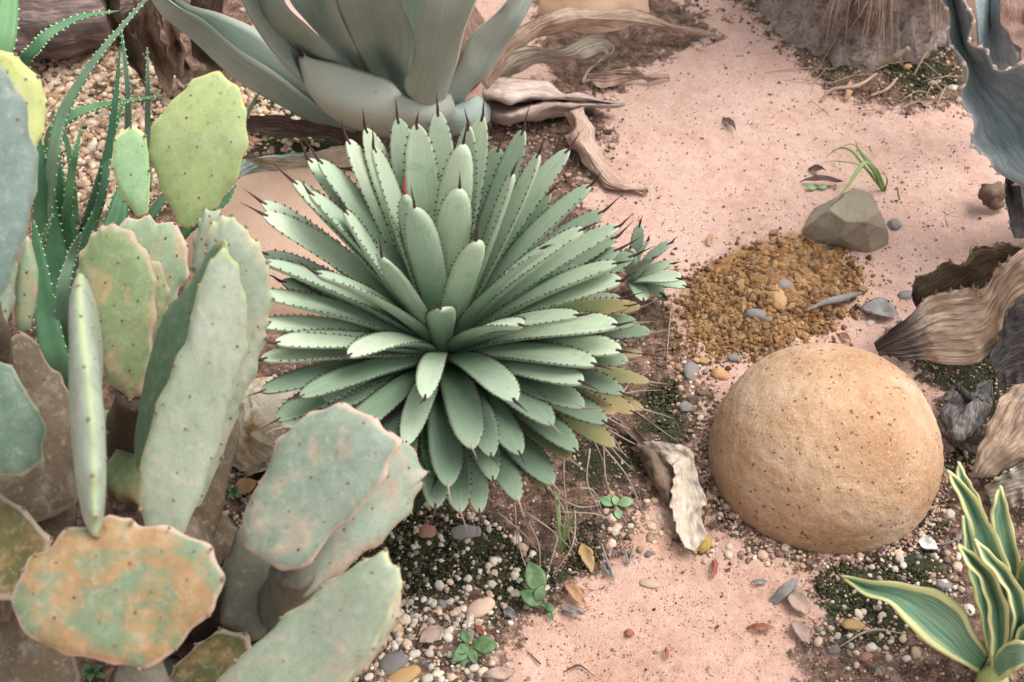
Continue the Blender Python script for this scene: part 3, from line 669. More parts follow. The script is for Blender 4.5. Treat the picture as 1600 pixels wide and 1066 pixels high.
fr = [GG(x, y, -.01) for x, y in [(1255, 366), (1262, 378), (1284, 388), (1316, 395), (1363, 401), (1389, 386)]] + \
     [G(1256, 358, .02), G(1268, 347, .04), G(1296, 328, .07), G(1322, 347, .072), G(1351, 347, .075), G(1375, 331, .07), G(1363, 303, .075), G(1334, 293, .075), G(1388, 360, .035), G(1312, 372, .045)]
bp = GG(1320, 380); fr += [V((bp.x - .04, bp.y + .09, -.01)), V((bp.x + .05, bp.y + .10, -.01))]
hull_rock('rock', fr, M['greyrock'], 'grey brown faceted rock with a flat pale top on the sand', 4, .0022, .0007)
iv = [G(*p) for p in [(362, 650, .05), (380, 605, .07), (410, 590, .06), (450, 610, .07), (470, 660, .08), (440, 700, .08), (400, 740, .03), (365, 745, .0), (345, 700, .01), (390, 670, .09), (425, 655, .10), (480, 720, .02), (360, 600, .0), (470, 590, .0)]]
hull_rock('rock', iv, M['ivory'], 'ivory and orange stained rock between the cactus and the spiny agave', 4, .006, .008)

# ------------------------------------------------------------------ spiny agave (main rosette)
LEAFS = """543 219;571 201;584 232;621 185;651 194;684 174;643 260 o;633 303 o;648 324 i;539 331 i;597 401 i;482 249;498 251;458 284;484 302;409 316;411 335;496 428;
415 409;412 396 b;724 225;732 197;718 294 i;754 182;818 204;801 271;842 241;889 234;923 290;744 376 i;849 388;911 359;942 331 b;967 354;962 371 b;967 390 b;964 412;
970 439;903 493;813 508;970 467 b;982 478 y;964 508;994 505 d;1016 520 d;970 549;1004 554 y;930 570;980 566 d;910 598;1014 597 y;805 627;974 615 d;911 637 d;
960 647 y;991 645 y;862 664 d;947 661 d;960 698 y;901 705 d;768 713 d;813 710 d;891 718 y;864 757 d;810 782 d;855 767 y;749 801 d;771 750 d;
431 536;545 556 w;409 612 d;495 634 w;432 657 d;442 667 d;664 622 w;633 696 w;681 747 g;680 794 d;738 700 d;410 562;402 508;405 460;688 482 c;
560 760 d;600 790 d;520 700 d;1000 480 y;990 400 b;1005 640 y;860 300 b;780 230 b;620 225 b;520 290 b;440 440 b;905 420 b;880 550 b;700 760 d;920 520 b;720 800 d;470 620 d"""
AC = G(692, 528, .19)
def agave_leaf(root, base, tip, w, bow, flag, rr, teeth_n=26, spine_len=.030, tscale=1.0, mats=None, thick=.011, cup=.10):
    Ld = (tip - base); Ln = Ld.length
    n0 = ZU - Ld.normalized() * ZU.dot(Ld.normalized())
    if n0.length < .15: n0 = V((base.x - tip.x, base.y - tip.y, 0)) + V((0, .3, 0))
    n0 = (n0 - Ld.normalized() * n0.dot(Ld.normalized())).normalized()
    side0 = Ld.cross(n0).normalized(); sw = side0 * rr.uniform(-.035, .035) * Ln
    pm = (base + tip) / 2 + n0 * bow + sw
    nv, nu = 26, 8
    mb = MB(); vs = []; uv = []; aa = []
    tw = rr.uniform(-.18, .18)
    W_ = []; nr = 2 * nu
    prof_x = [0, .12, .3, .5, .66, .8, .9, .96, .99, 1]; prof_y = [.60, .70, .86, .97, 1, .95, .78, .52, .26, .10]
    for j in range(nv + 1):
        v = 1 - (1 - j / nv) ** 1.35
        p = base * (1 - v) ** 2 + pm * 2 * v * (1 - v) + tip * v * v
        T = ((pm - base) * (1 - v) + (tip - pm) * v).normalized()
        sd_ = T.cross(n0).normalized(); N = sd_.cross(T).normalized()
        c_, s_ = math.cos(tw * v), math.sin(tw * v); sd_, N = sd_ * c_ + N * s_, N * c_ - sd_ * s_
        hw = w / 2 * float(np.interp(v, prof_x, prof_y)); th = thick * (1 - .55 * v) * min(1, hw / (w * .2))
        W_.append((p, sd_, N, hw, T, v))
        def top(u): return cup * hw * 2 * (abs(u) ** 2.2) * (1 - .35 * v)
        for i in range(nu + 1):
            u = i / nu * 2 - 1; vs.append(p + sd_ * hw * u + N * (top(u) + .3 * th * (1 - u * u))); uv.append((i / nu, v)); aa.append(abs(u))
        for i in range(nu - 1, 0, -1):
            u = i / nu * 2 - 1; vs.append(p + sd_ * hw * u + N * (top(u) - th * (1 - abs(u) ** 2.5) - .0006)); uv.append((i / nu, v)); aa.append(abs(u) * .9)
    fs = [(j * nr + i, j * nr + (i + 1) % nr, (j + 1) * nr + (i + 1) % nr, (j + 1) * nr + i) for j in range(nv) for i in range(nr)]
    fs += [tuple(range(nr - 1, -1, -1)), tuple(nv * nr + i for i in range(nr))]
    mb.add(vs, fs, 0, uv, aa)
    for sgn in (-1, 1):
        for k in range(teeth_n):
            f = .12 + .86 * (k + rr.uniform(-.25, .25)) / teeth_n
            jf = (1 - (1 - min(f, .985)) ** (1 / 1.35)) * nv; j = min(int(jf), nv - 1); ft = jf - j
            p0, s0, N0, h0, T0, _ = W_[j]; p1, _, _, h1, _, _ = W_[j + 1]
            p = p0.lerp(p1, ft); h = h0 * (1 - ft) + h1 * ft
            e = p + s0 * sgn * h + N0 * (cup * h * 2)
            sz = .0030 * tscale * rr.uniform(.6, 1.2)
            tooth(mb, e - s0 * sgn * .0004, T0 * .0017 * tscale, N0 * .0010 * tscale, s0 * sgn * sz + T0 * sz * rr.uniform(-.2, .5), 1)
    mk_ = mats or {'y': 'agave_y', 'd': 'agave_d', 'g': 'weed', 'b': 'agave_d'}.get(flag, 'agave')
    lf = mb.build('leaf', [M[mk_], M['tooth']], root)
    sb = MB(); p, sd_, N, hw, T, v = W_[-1]
    sl_ = spine_len * rr.uniform(.75, 1.25) * (1.15 if flag in 'dy' else 1)
    dr = (T + sd_ * rr.uniform(-.18, .18) + N * rr.uniform(-.1, .25)).normalized()
    a0 = p - T * .006 + N * cup * hw
    tube(sb, [a0, p + T * .003 + N * cup * hw, p + dr * sl_ * .5 + N * .0008, p + dr * sl_ + N * rr.uniform(-.001, .003)], [hw * .9 + .0004, .0019, .0010, .00012] if flag not in 'dy' else [hw * .9, .0012, .0007, .0001], 6)
    sb.build('terminal_spine', M['spine_o'] if flag == 'o' else (M['spine_g'] if flag in 'dy' and rr.random() < .45 else M['spine']), lf)
    return lf
def main_agave():
    root = empty('agave', (AC.x, AC.y, 0), 'dense round green agave rosette with dark marginal teeth and long black leaf spines', 'agave')
    rr = random.Random(11); R = .305
    st = MB(); tube(st, [V((AC.x, AC.y, -.02)), V((AC.x, AC.y, .08)), AC + V((0, 0, -.02)), AC + V((0, 0, .015))], [.045, .05, .04, .012], 14, bump=.1)
    st.build('stem', M['dead_brown'], root)
    for e in LEAFS.replace('\n', '').split(';'):
        t = e.split(); px, py = float(t[0]), float(t[1]); flag = t[2] if len(t) > 2 else ' '
        r = R * {'o': .80, 'i': .86, 'c': .62, 'w': .80, 'b': .93, 'y': .98, 'g': .85}.get(flag, 1.0)
        d = ray(px, py); oc = EYE - AC; a = d.dot(d); b = 2 * d.dot(oc); c = oc.dot(oc) - r * r; disc = b * b - 4 * a * c
        if disc > 0 and flag != 'b': tt = (-b - math.sqrt(disc)) / (2 * a)
        elif disc > 0: tt = -b / (2 * a) - math.sqrt(disc) / (2 * a) * .35
        else: tt = -b / (2 * a)
        tip = EYE + d * tt
        if tip.z < .006: tip = GG(px, py, .008)
        dirn = (tip - AC).normalized(); el = math.asin(max(-1, min(1, dirn.z)))
        base = AC + V((dirn.x, dirn.y, 0)) * .018 + ZU * (-.045 + .05 * max(-.6, math.sin(el)))
        if flag == 'c': base = AC + V((-.003, -.015, -.03))
        Ln = (tip - base).length
        w = min(.046, .0405 * rr.uniform(.92, 1.1)) * {'o': .72, 'i': 1.03, 'c': .95, 'w': .86, 'd': .97, 'y': .85}.get(flag, 1)
        bow = Ln * {'w': .16, 'd': .07, 'y': .06, 'i': .02, 'o': .0, 'c': .12}.get(flag, .05 + .05 * rr.random())
        if el > 1.1: bow = -Ln * .02
        agave_leaf(root, base, tip, w, bow, flag, rr)
main_agave()

def pup():
    c = GG(985, 440, .02); root = empty('agave_pup', (c.x, c.y, 0), 'small blue green agave offset poking out right of the big rosette', 'agave')
    rr = random.Random(3)
    for x, y, h, w in [(1048, 380, .10, .024), (1062, 436, .09, .034), (1012, 376, .12, .022), (1072, 448, .06, .028), (1006, 470, .05, .026), (1020, 404, .14, .022), (1036, 462, .03, .026), (985, 388, .14, .02), (1052, 412, .07, .022), (1000, 350, .12, .02)]:
        agave_leaf(root, c, G(x, y, h), w, .01, ' ', rr, teeth_n=12, spine_len=.014, tscale=.6, thick=.006)
pup()
# dry leaf remains round the foot of the rosette
def thatch():
    mb = MB(); rr = random.Random(8)
    for _ in range(48):
        a = rr.uniform(-1.2, .7); r0 = rr.uniform(.17, .24); r1 = r0 + rr.uniform(.03, .08)
        p = V((AC.x + math.cos(a) * r0, AC.y + math.sin(a) * r0, rr.uniform(.02, .05))); a2 = a + rr.uniform(-.3, .3)
        q = V((AC.x + math.cos(a2) * r1, AC.y + math.sin(a2) * r1, 0)); q.z = float(hf(q.x, q.y)) + rr.uniform(.002, .015)
        m = (p + q) / 2 + V((rr.uniform(-.01, .01), rr.uniform(-.01, .01), rr.uniform(-.004, .008)))
        tube(mb, [p, m, q, q + (q - m) * .3 + V((0, 0, rr.uniform(-.002, .004)))], [.0014, .0010, .0006, .0002], 5)
    tag(mb.build('dry_spines', M['spine_g']), 'dry grey leaf spines and threads fringing the foot of the spiny agave', 'plant debris', kind='stuff')
thatch()

# ------------------------------------------------------------------ blades from traced edges
def rows_px(rows): return [[G(*p) for p in r] for r in rows]
def leaf_part(root, rows, mat, name='leaf', teeth_mat=None, **k):
    mb = MB(); loft(mb, rows, **k); mats = [M[mat]] + ([M[teeth_mat]] if teeth_mat else []); return mb.build(name, mats, root)

# large smooth grey-green agave at the top
bg_c = GG(680, 150)
big = empty('large_agave', bg_c, 'huge smooth grey green agave with broad toothless leaves at the top', 'agave')
BL = [
 # each row: across the leaf, from tip to base
 [[(262, -60, .40), (225, -60, .38), (228, -62, .42)], [(282, 0, .33), (250, 8, .29), (262, -2, .35)], [(346, 22, .27), (312, 64, .21), (318, 30, .28)], [(405, 49, .23), (372, 118, .14), (372, 76, .22)], [(460, 100, .18), (436, 158, .09), (430, 112, .17)], [(510, 150, .12), (490, 186, .05), (490, 158, .11)], [(570, 190, .06), (560, 215, .01), (556, 200, .05)]],
 [[(350, -80, .55), (395, -70, .50), (440, -80, .56)], [(374, -5, .46), (410, 10, .40), (444, -2, .46)], [(405, 54, .36), (450, 60, .29), (482, 40, .37)], [(445, 105, .27), (490, 105, .20), (514, 70, .29)], [(484, 140, .18), (525, 145, .12), (540, 100, .2)], [(530, 185, .08), (560, 190, .04), (575, 150, .08)]],
 [[(440, -80, .62), (490, -70, .56), (530, -80, .6)], [(450, -5, .50), (495, 5, .45), (524, -2, .5)], [(480, 35, .40), (515, 45, .36), (540, 42, .41)], [(515, 75, .30), (545, 85, .27), (558, 75, .31)], [(550, 130, .2), (570, 130, .17), (585, 115, .2)], [(590, 170, .08), (605, 175, .06), (615, 170, .08)]],
 [[(515, -80, .62), (570, -70, .54), (630, -80, .6)], [(522, -5, .50), (575, 5, .44), (628, -2, .5)], [(538, 42, .40), (590, 50, .34), (648, 50, .4)], [(558, 80, .31), (600, 95, .25), (645, 95, .3)], [(580, 120, .22), (615, 132, .17), (640, 125, .2)], [(610, 165, .1), (630, 170, .06), (650, 165, .1)]],
 [[(600, -90, .50), (650, -80, .46), (700, -90, .50)], [(600, 0, .34), (650, 5, .32), (690, 0, .34)], [(620, 50, .22), (655, 55, .20), (690, 50, .22)], [(640, 90, .1), (660, 95, .08), (680, 90, .1)]],
 [[(668, -80, .56), (720, -70, .52), (775, -80, .54)], [(661, -5, .46), (705, 5, .43), (746, -2, .44)], [(652, 50, .36), (690, 60, .33), (727, 46, .35)], [(646, 95, .27), (682, 110, .24), (716, 92, .26)], [(632, 128, .19), (668, 152, .15), (706, 122, .18)], [(640, 165, .10), (665, 175, .07), (695, 160, .1)]],
 [[(850, -70, .38), (835, -60, .33), (880, -75, .33)], [(800, -5, .33), (800, 8, .28), (838, -8, .28)], [(776, 20, .30), (785, 40, .24), (814, 38, .24)], [(734, 58, .26), (752, 75, .2), (793, 70, .19)], [(719, 98, .20), (738, 112, .15), (768, 110, .14)], [(690, 148, .12), (705, 152, .09), (738, 135, .09)], [(682, 185, .06), (695, 190, .03), (714, 185, .05)]],
 [[(745, 150, .07), (762, 170, .05), (766, 190, .04)], [(720, 160, .08), (738, 180, .06), (745, 205, .03)], [(700, 168, .09), (712, 185, .07), (715, 212, .03)], [(670, 170, .08), (675, 190, .06), (680, 212, .02)]],
 # front leaf with the dark point
 [[(470, 84, .27), (471, 86, .272), (472, 87, .27)], [(495, 93, .25), (478, 112, .235), (480, 122, .21)], [(537, 101, .225), (498, 142, .2), (499, 164, .15)], [(576, 113, .20), (545, 165, .165), (534, 195, .09)], [(608, 124, .18), (585, 175, .14), (570, 208, .06)], [(629, 147, .155), (620, 180, .12), (608, 218, .03)], [(652, 154, .14), (652, 185, .11), (648, 214, .02)], [(674, 143, .13), (680, 180, .10), (684, 208, .02)], [(700, 140, .12), (708, 170, .09), (712, 200, .02)]],
]
for i, rws in enumerate(BL):
    lf = leaf_part(big, rows_px([[(x, y, h - {2: .07, 3: .08}.get(i, 0) * min(1, h * 4)) for x, y, h in rw] for rw in rws]), 'big_p' if i == 8 else 'big', nu=14, nv=36, thick=.014 if i != 8 else .012, seed=i)
sb = MB(); tube(sb, [G(474, 88, .268), G(468, 80, .275), G(461, 70, .285)], [.0035, .002, .0003], 7); sb.build('terminal_spine', M['spine'], big)
cb = MB(); tube(cb, [bg_c + V((0, .08, -.02)), bg_c + V((0, .06, .10)), bg_c + V((0, .08, .24))], [.09, .085, .03], 16, bump=.08); cb.build('stem', M['dead_brown'], big)

# dead leaves
DL = [
 ('long tan dead leaf arching right from the large agave', 'dead_tan', [[(752, 128, .10), (762, 140, .07), (775, 132, .06)], [(775, 80, .15), (792, 92, .12), (806, 78, .12)], [(815, 40, .17), (830, 54, .14), (850, 60, .12)], [(870, 18, .16), (885, 30, .15), (900, 46, .11)], [(940, 13, .12), (945, 26, .12), (955, 42, .09)], [(1000, 20, .08), (1005, 30, .08), (1012, 42, .06)], [(1060, 38, .04), (1062, 45, .04), (1066, 50, .03)], [(1118, 54, .015), (1120, 57, .015), (1122, 58, .012)]]),
 ('wavy pale dead leaf with a hooked end below the long arched one', 'dead_pale', [[(768, 128, .07), (780, 134, .04), (792, 130, .03)], [(780, 88, .10), (795, 102, .08), (800, 120, .04)], [(830, 70, .10), (838, 84, .08), (845, 98, .05)], [(876, 78, .08), (884, 86, .07), (890, 96, .05)], [(912, 58, .08), (916, 74, .07), (920, 90, .05)], [(940, 56, .06), (942, 70, .05), (940, 82, .04)], [(956, 76, .04), (952, 84, .03), (944, 88, .03)], [(925, 106, .02), (922, 110, .02), (918, 110, .02)], [(912, 128, .01), (911, 130, .01), (909, 129, .01)]]),
 ('grooved dead leaf folded lengthwise with a thin tip pointing right', 'dead_pale', [[(756, 122, .06), (754, 150, .07), (758, 160, .0), (762, 172, .05), (764, 190, .01)], [(800, 120, .07), (796, 158, .085), (800, 158, .0), (802, 178, .06), (802, 198, .01)], [(850, 126, .06), (835, 150, .08), (838, 158, .0), (845, 163, .06), (848, 190, .01)], [(888, 142, .05), (880, 153, .06), (882, 158, .0), (886, 163, .05), (890, 182, .01)], [(930, 153, .035), (926, 156, .04), (928, 160, .01), (930, 163, .035), (932, 170, .02)], [(976, 162, .03), (976, 162.5, .03), (976, 163, .028), (976, 164, .03), (977, 165, .028)]]),
 ('thin twisted dead leaf lying on the sand right of the hooked one', 'dead_tan', [[(918, 115, .02), (922, 125, .01), (932, 138, .01)], [(945, 112, .03), (948, 122, .02), (955, 136, .01)], [(985, 108, .03), (986, 116, .02), (990, 126, .01)], [(1015, 116, .02), (1016, 120, .02), (1018, 124, .01)], [(1044, 118, .01), (1045, 120, .01), (1046, 121, .008)]]),
 ('torn grey brown dead leaf hanging down onto the sand', 'dead_tan', [[(880, 178, .05), (895, 172, .06), (912, 166, .04)], [(888, 196, .03), (905, 195, .05), (922, 190, .03)], [(885, 216, .03), (905, 215, .045), (930, 210, .02)], [(905, 245, .015), (922, 243, .035), (942, 238, .015)], [(930, 272, .01), (940, 268, .02), (954, 262, .01)], [(950, 294, .006), (960, 288, .015), (968, 280, .006)], [(1010, 300, .006), (1012, 299, .01), (1014, 297, .006)]]),
 ('flat dark brown dead leaf lying under the left of the large agave', 'dead_dark', [[(375, 178, .04), (380, 192, .02), (385, 206, .01)], [(447, 182, .05), (450, 196, .03), (445, 212, .01)], [(503, 193, .05), (505, 206, .03), (500, 218, .01)], [(560, 205, .04), (560, 215, .03), (556, 226, .01)], [(600, 216, .03), (598, 224, .02), (594, 232, .01)]]),
 ('blue grey old leaf lying under the torn tan one by the pink boulder', 'big', [[(350, 262, .05), (360, 280, .04), (362, 296, .02)], [(395, 246, .06), (400, 262, .05), (402, 280, .03)], [(450, 240, .06), (455, 254, .05), (456, 272, .03)], [(520, 236, .05), (520, 244, .04), (520, 258, .02)]]),
 ('torn tan dead leaf lying above the pink boulder', 'dead_tan', [[(382, 247, .07), (384, 250, .07), (386, 253, .07)], [(430, 246, .085), (430, 258, .075), (432, 268, .07)], [(470, 244, .085), (472, 258, .075), (476, 270, .07)], [(510, 232, .09), (512, 248, .08), (520, 264, .07)], [(545, 225, .08), (550, 240, .07), (556, 258, .06)]]),
]
for i, (lab, mat, rws) in enumerate(DL):
    mb = MB(); loft(mb, rows_px(rws), nu=26, nv=50, thick=.0016, ridge=.003, rf=5, disp=.006, dscale=28, seed=i * 3, edge_wave=.003, ewn=4, ragged=.25)
    tag(mb.build('dead_leaf', M[mat]), lab, 'dead leaf', 'dead leaves around the large agave')
# big dead leaves at the right
DR = [
 ('large tan dead leaf with a sooty tip lying right above the boulder', 'dead_soot', [[(1366, 538, .03), (1369, 546, .02), (1374, 554, .02)], [(1411, 497, .08), (1412, 530, .05), (1419, 560, .02)], [(1458, 462, .11), (1462, 512, .07), (1470, 568, .03)], [(1505, 450, .13), (1512, 508, .09), (1517, 573, .05)], [(1540, 448, .15), (1540, 498, .11), (1546, 554, .07)], [(1561, 411, .19), (1566, 455, .15), (1560, 520, .11)], [(1605, 380, .22), (1600, 420, .19), (1585, 480, .14)], [(1660, 350, .25), (1660, 400, .22), (1650, 450, .18)]], (16, .009)),
 ('dark brown dead leaf with jagged margin standing behind the tan one', 'dead_dark', [[(1424, 464, .07), (1430, 472, .05), (1436, 480, .03)], [(1430, 445, .11), (1450, 462, .08), (1470, 476, .04)], [(1470, 420, .15), (1490, 440, .10), (1505, 462, .06)], [(1509, 398, .18), (1525, 425, .13), (1540, 455, .09)], [(1545, 377, .20), (1555, 405, .15), (1568, 430, .10)], [(1584, 378, .20), (1590, 400, .17), (1600, 420, .13)], [(1650, 370, .22), (1650, 395, .19), (1650, 420, .15)]], (14, .010)),
 ('dark grey dead leaf at the right edge below the tan one', 'dead_grey', [[(1700, 440, .20), (1690, 500, .15), (1690, 570, .10)], [(1640, 450, .20), (1635, 520, .14), (1640, 590, .08)], [(1590, 470, .15), (1595, 540, .10), (1605, 598, .06)], [(1566, 500, .12), (1570, 550, .08), (1580, 604, .04)], [(1553, 560, .08), (1556, 578, .06), (1562, 596, .04)]], None),
 ('broad brown dead leaf with pale frayed edge at the lower right edge', 'dead_tan', [[(1602, 590, .12), (1650, 600, .14), (1700, 600, .12)], [(1576, 608, .10), (1620, 650, .12), (1690, 680, .12)], [(1553, 655, .08), (1600, 680, .10), (1660, 710, .10)], [(1534, 695, .06), (1575, 708, .08), (1620, 722, .08)], [(1517, 748, .03), (1540, 742, .04), (1580, 730, .06)]], (14, .006)),
 ('crumpled charcoal grey dead leaf between the boulder and the right edge', 'dead_grey', [[(1478, 596, .04), (1510, 600, .05), (1552, 596, .04)], [(1486, 620, .05), (1510, 628, .02), (1550, 625, .05)], [(1478, 648, .04), (1505, 652, .05), (1540, 650, .03)], [(1474, 676, .03), (1495, 680, .045), (1525, 672, .02)], [(1478, 698, .015), (1490, 700, .02), (1506, 692, .01)]], None),
 ('pale grey shredded dead leaf above the striped agave', 'dead_pale', [[(1700, 700, .10), (1700, 730, .08), (1700, 760, .06)], [(1610, 718, .08), (1620, 745, .07), (1625, 780, .05)], [(1570, 738, .06), (1580, 755, .05), (1590, 790, .03)], [(1540, 760, .03), (1545, 775, .03), (1552, 800, .01)]], (8, .006)),
]
for i, (lab, mat, rws, th) in enumerate(DR):
    mb = MB(); loft(mb, rows_px(rws), nu=44, nv=70, thick=.004, ridge=.0045, disp=.010 if i != 4 else .035, dscale=14 if i != 4 else 30, seed=i * 3 + 31, edge_wave=.006 if i != 3 else .002, ewn=5, ragged=.15, teeth=(th[0], th[1], .010) if th else None, tmi=1)
    tag(mb.build('dead_leaf', [M[mat], M[mat]]), lab, 'dead leaf', 'dead leaves at the right edge')
# curled leaf in the centre foreground
mb = MB(); loft(mb, rows_px([[(966, 648, .02), (968, 650, .02), (972, 651, .02)], [(990, 688, .02), (996, 690, .01), (1008, 688, .02)], [(998, 705, .01), (1015, 708, .03), (1035, 704, .02)], [(1010, 735, .01), (1030, 738, .03), (1055, 735, .01)], [(1022, 762, .005), (1040, 765, .02), (1060, 762, .01)], [(1040, 785, .004), (1050, 790, .01), (1060, 790, .005)]]), nu=14, nv=40, thick=.002, disp=.007, dscale=35, seed=4, ragged=.2)
loft(mb, rows_px([[(1000, 690, .03), (1012, 698, .030), (1030, 710, .02)], [(1040, 691, .045), (1045, 706, .035), (1048, 726, .03)], [(1078, 700, .045), (1068, 716, .035), (1052, 734, .035)], [(1086, 725, .035), (1070, 738, .026), (1050, 748, .03)], [(1094, 756, .026), (1073, 762, .018), (1048, 768, .024)], [(1104, 780, .024), (1076, 788, .014), (1047, 792, .020)], [(1096, 806, .022), (1075, 812, .013), (1053, 814, .020)], [(1104, 838, .020), (1082, 842, .012), (1060, 834, .018)], [(1084, 860, .014), (1077, 859, .010), (1070, 856, .014)]]), nu=22, nv=90, thick=.0010, disp=.0045, dscale=75, seed=9, edge_wave=.003, ewn=9, mi=1, ragged=.3)
tag(mb.build('dead_leaf', [M['dead_brown'], M['dead_cream']]), 'curled brown and cream dead leaf standing between the spiny agave and boulder', 'dead leaf')

# ------------------------------------------------------------------ blue grey agave, right edge
blu = empty('blue_agave', GG(1640, 330), 'blue grey agave with wavy spiny white margins at the right edge', 'agave')
leaf_part(blu, rows_px([[(1455, -60, .50), (1480, -60, .46), (1505, -60, .5)], [(1469, 0, .44), (1492, 5, .40), (1514, 2, .45)], [(1486, 60, .38), (1504, 62, .34), (1518, 50, .40)], [(1505, 130, .31), (1520, 108, .28), (1537, 84, .36)], [(1512, 187, .26), (1548, 150, .25), (1578, 106, .35)], [(1528, 234, .22), (1582, 196, .22), (1620, 110, .36)], [(1558, 268, .19), (1612, 240, .2), (1680, 160, .33)], [(1610, 300, .14), (1660, 280, .15), (1720, 230, .25)]]), 'blue', nu=30, nv=60, thick=.008, ridge=.003, rf=4, edge_wave=.008, ewn=5, seed=2, teeth=(15, .010, .012), teeth_mat='dead_pale')
leaf_part(blu, rows_px([[(1520, -40, .3), (1545, -30, .27), (1575, -40, .3)], [(1524, 20, .27), (1545, 30, .23), (1572, 20, .27)], [(1530, 80, .2), (1550, 90, .17), (1590, 80, .2)], [(1560, 140, .1), (1580, 150, .08), (1610, 140, .1)]]), 'blue', nu=12, nv=24, thick=.01, seed=6)
leaf_part(blu, rows_px([[(1562, -40, .40), (1600, -30, .38), (1650, -40, .4)], [(1563, 10, .38), (1600, 25, .36), (1650, 20, .38)], [(1576, 50, .36), (1610, 60, .34), (1650, 60, .36)], [(1590, 100, .33), (1615, 105, .32), (1650, 100, .33)]]), 'dead_brown', nu=12, nv=24, thick=.006, disp=.02, dscale=25, seed=8, name='dry_leaf')
leaf_part(blu, rows_px([[(1573, 245, .14), (1575, 247, .14), (1577, 249, .14)], [(1566, 285, .11), (1578, 290, .10), (1592, 280, .12)], [(1572, 330, .08), (1588, 335, .07), (1605, 325, .09)], [(1585, 372, .04), (1600, 372, .04), (1630, 360, .05)]]), 'dead_grey', nu=10, nv=24, thick=.006, disp=.006, seed=12, name='dry_leaf', teeth=(7, .008, .008), teeth_mat='dead_pale')
leaf_part(blu, rows_px([[(1588, 240, .18), (1592, 243, .18), (1596, 246, .18)], [(1592, 280, .15), (1604, 285, .14), (1625, 280, .15)], [(1600, 330, .10), (1615, 335, .09), (1650, 325, .1)]]), 'blue', nu=10, nv=20, thick=.006, seed=14)
leaf_part(blu, rows_px([[(1620, 60, .3), (1680, 100, .34), (1760, 120, .3)], [(1640, 200, .2), (1700, 220, .24), (1760, 240, .2)], [(1640, 340, .0), (1690, 345, .02), (1740, 340, .0)]]), 'blue', nu=10, nv=20, thick=.02, seed=15)
mb = MB(); loft(mb, rows_px([[(1530, 290, .03), (1545, 286, .05), (1565, 284, .04)], [(1532, 305, .02), (1550, 300, .05), (1572, 300, .03)], [(1540, 318, .01), (1556, 318, .02), (1575, 320, .01)]]), nu=12, nv=20, thick=.003, disp=.012, dscale=40, seed=44, ragged=.2)
tag(mb.build('dead_leaf', M['dead_brown']), 'small crumpled brown leaf under the blue grey agave', 'dead leaf')

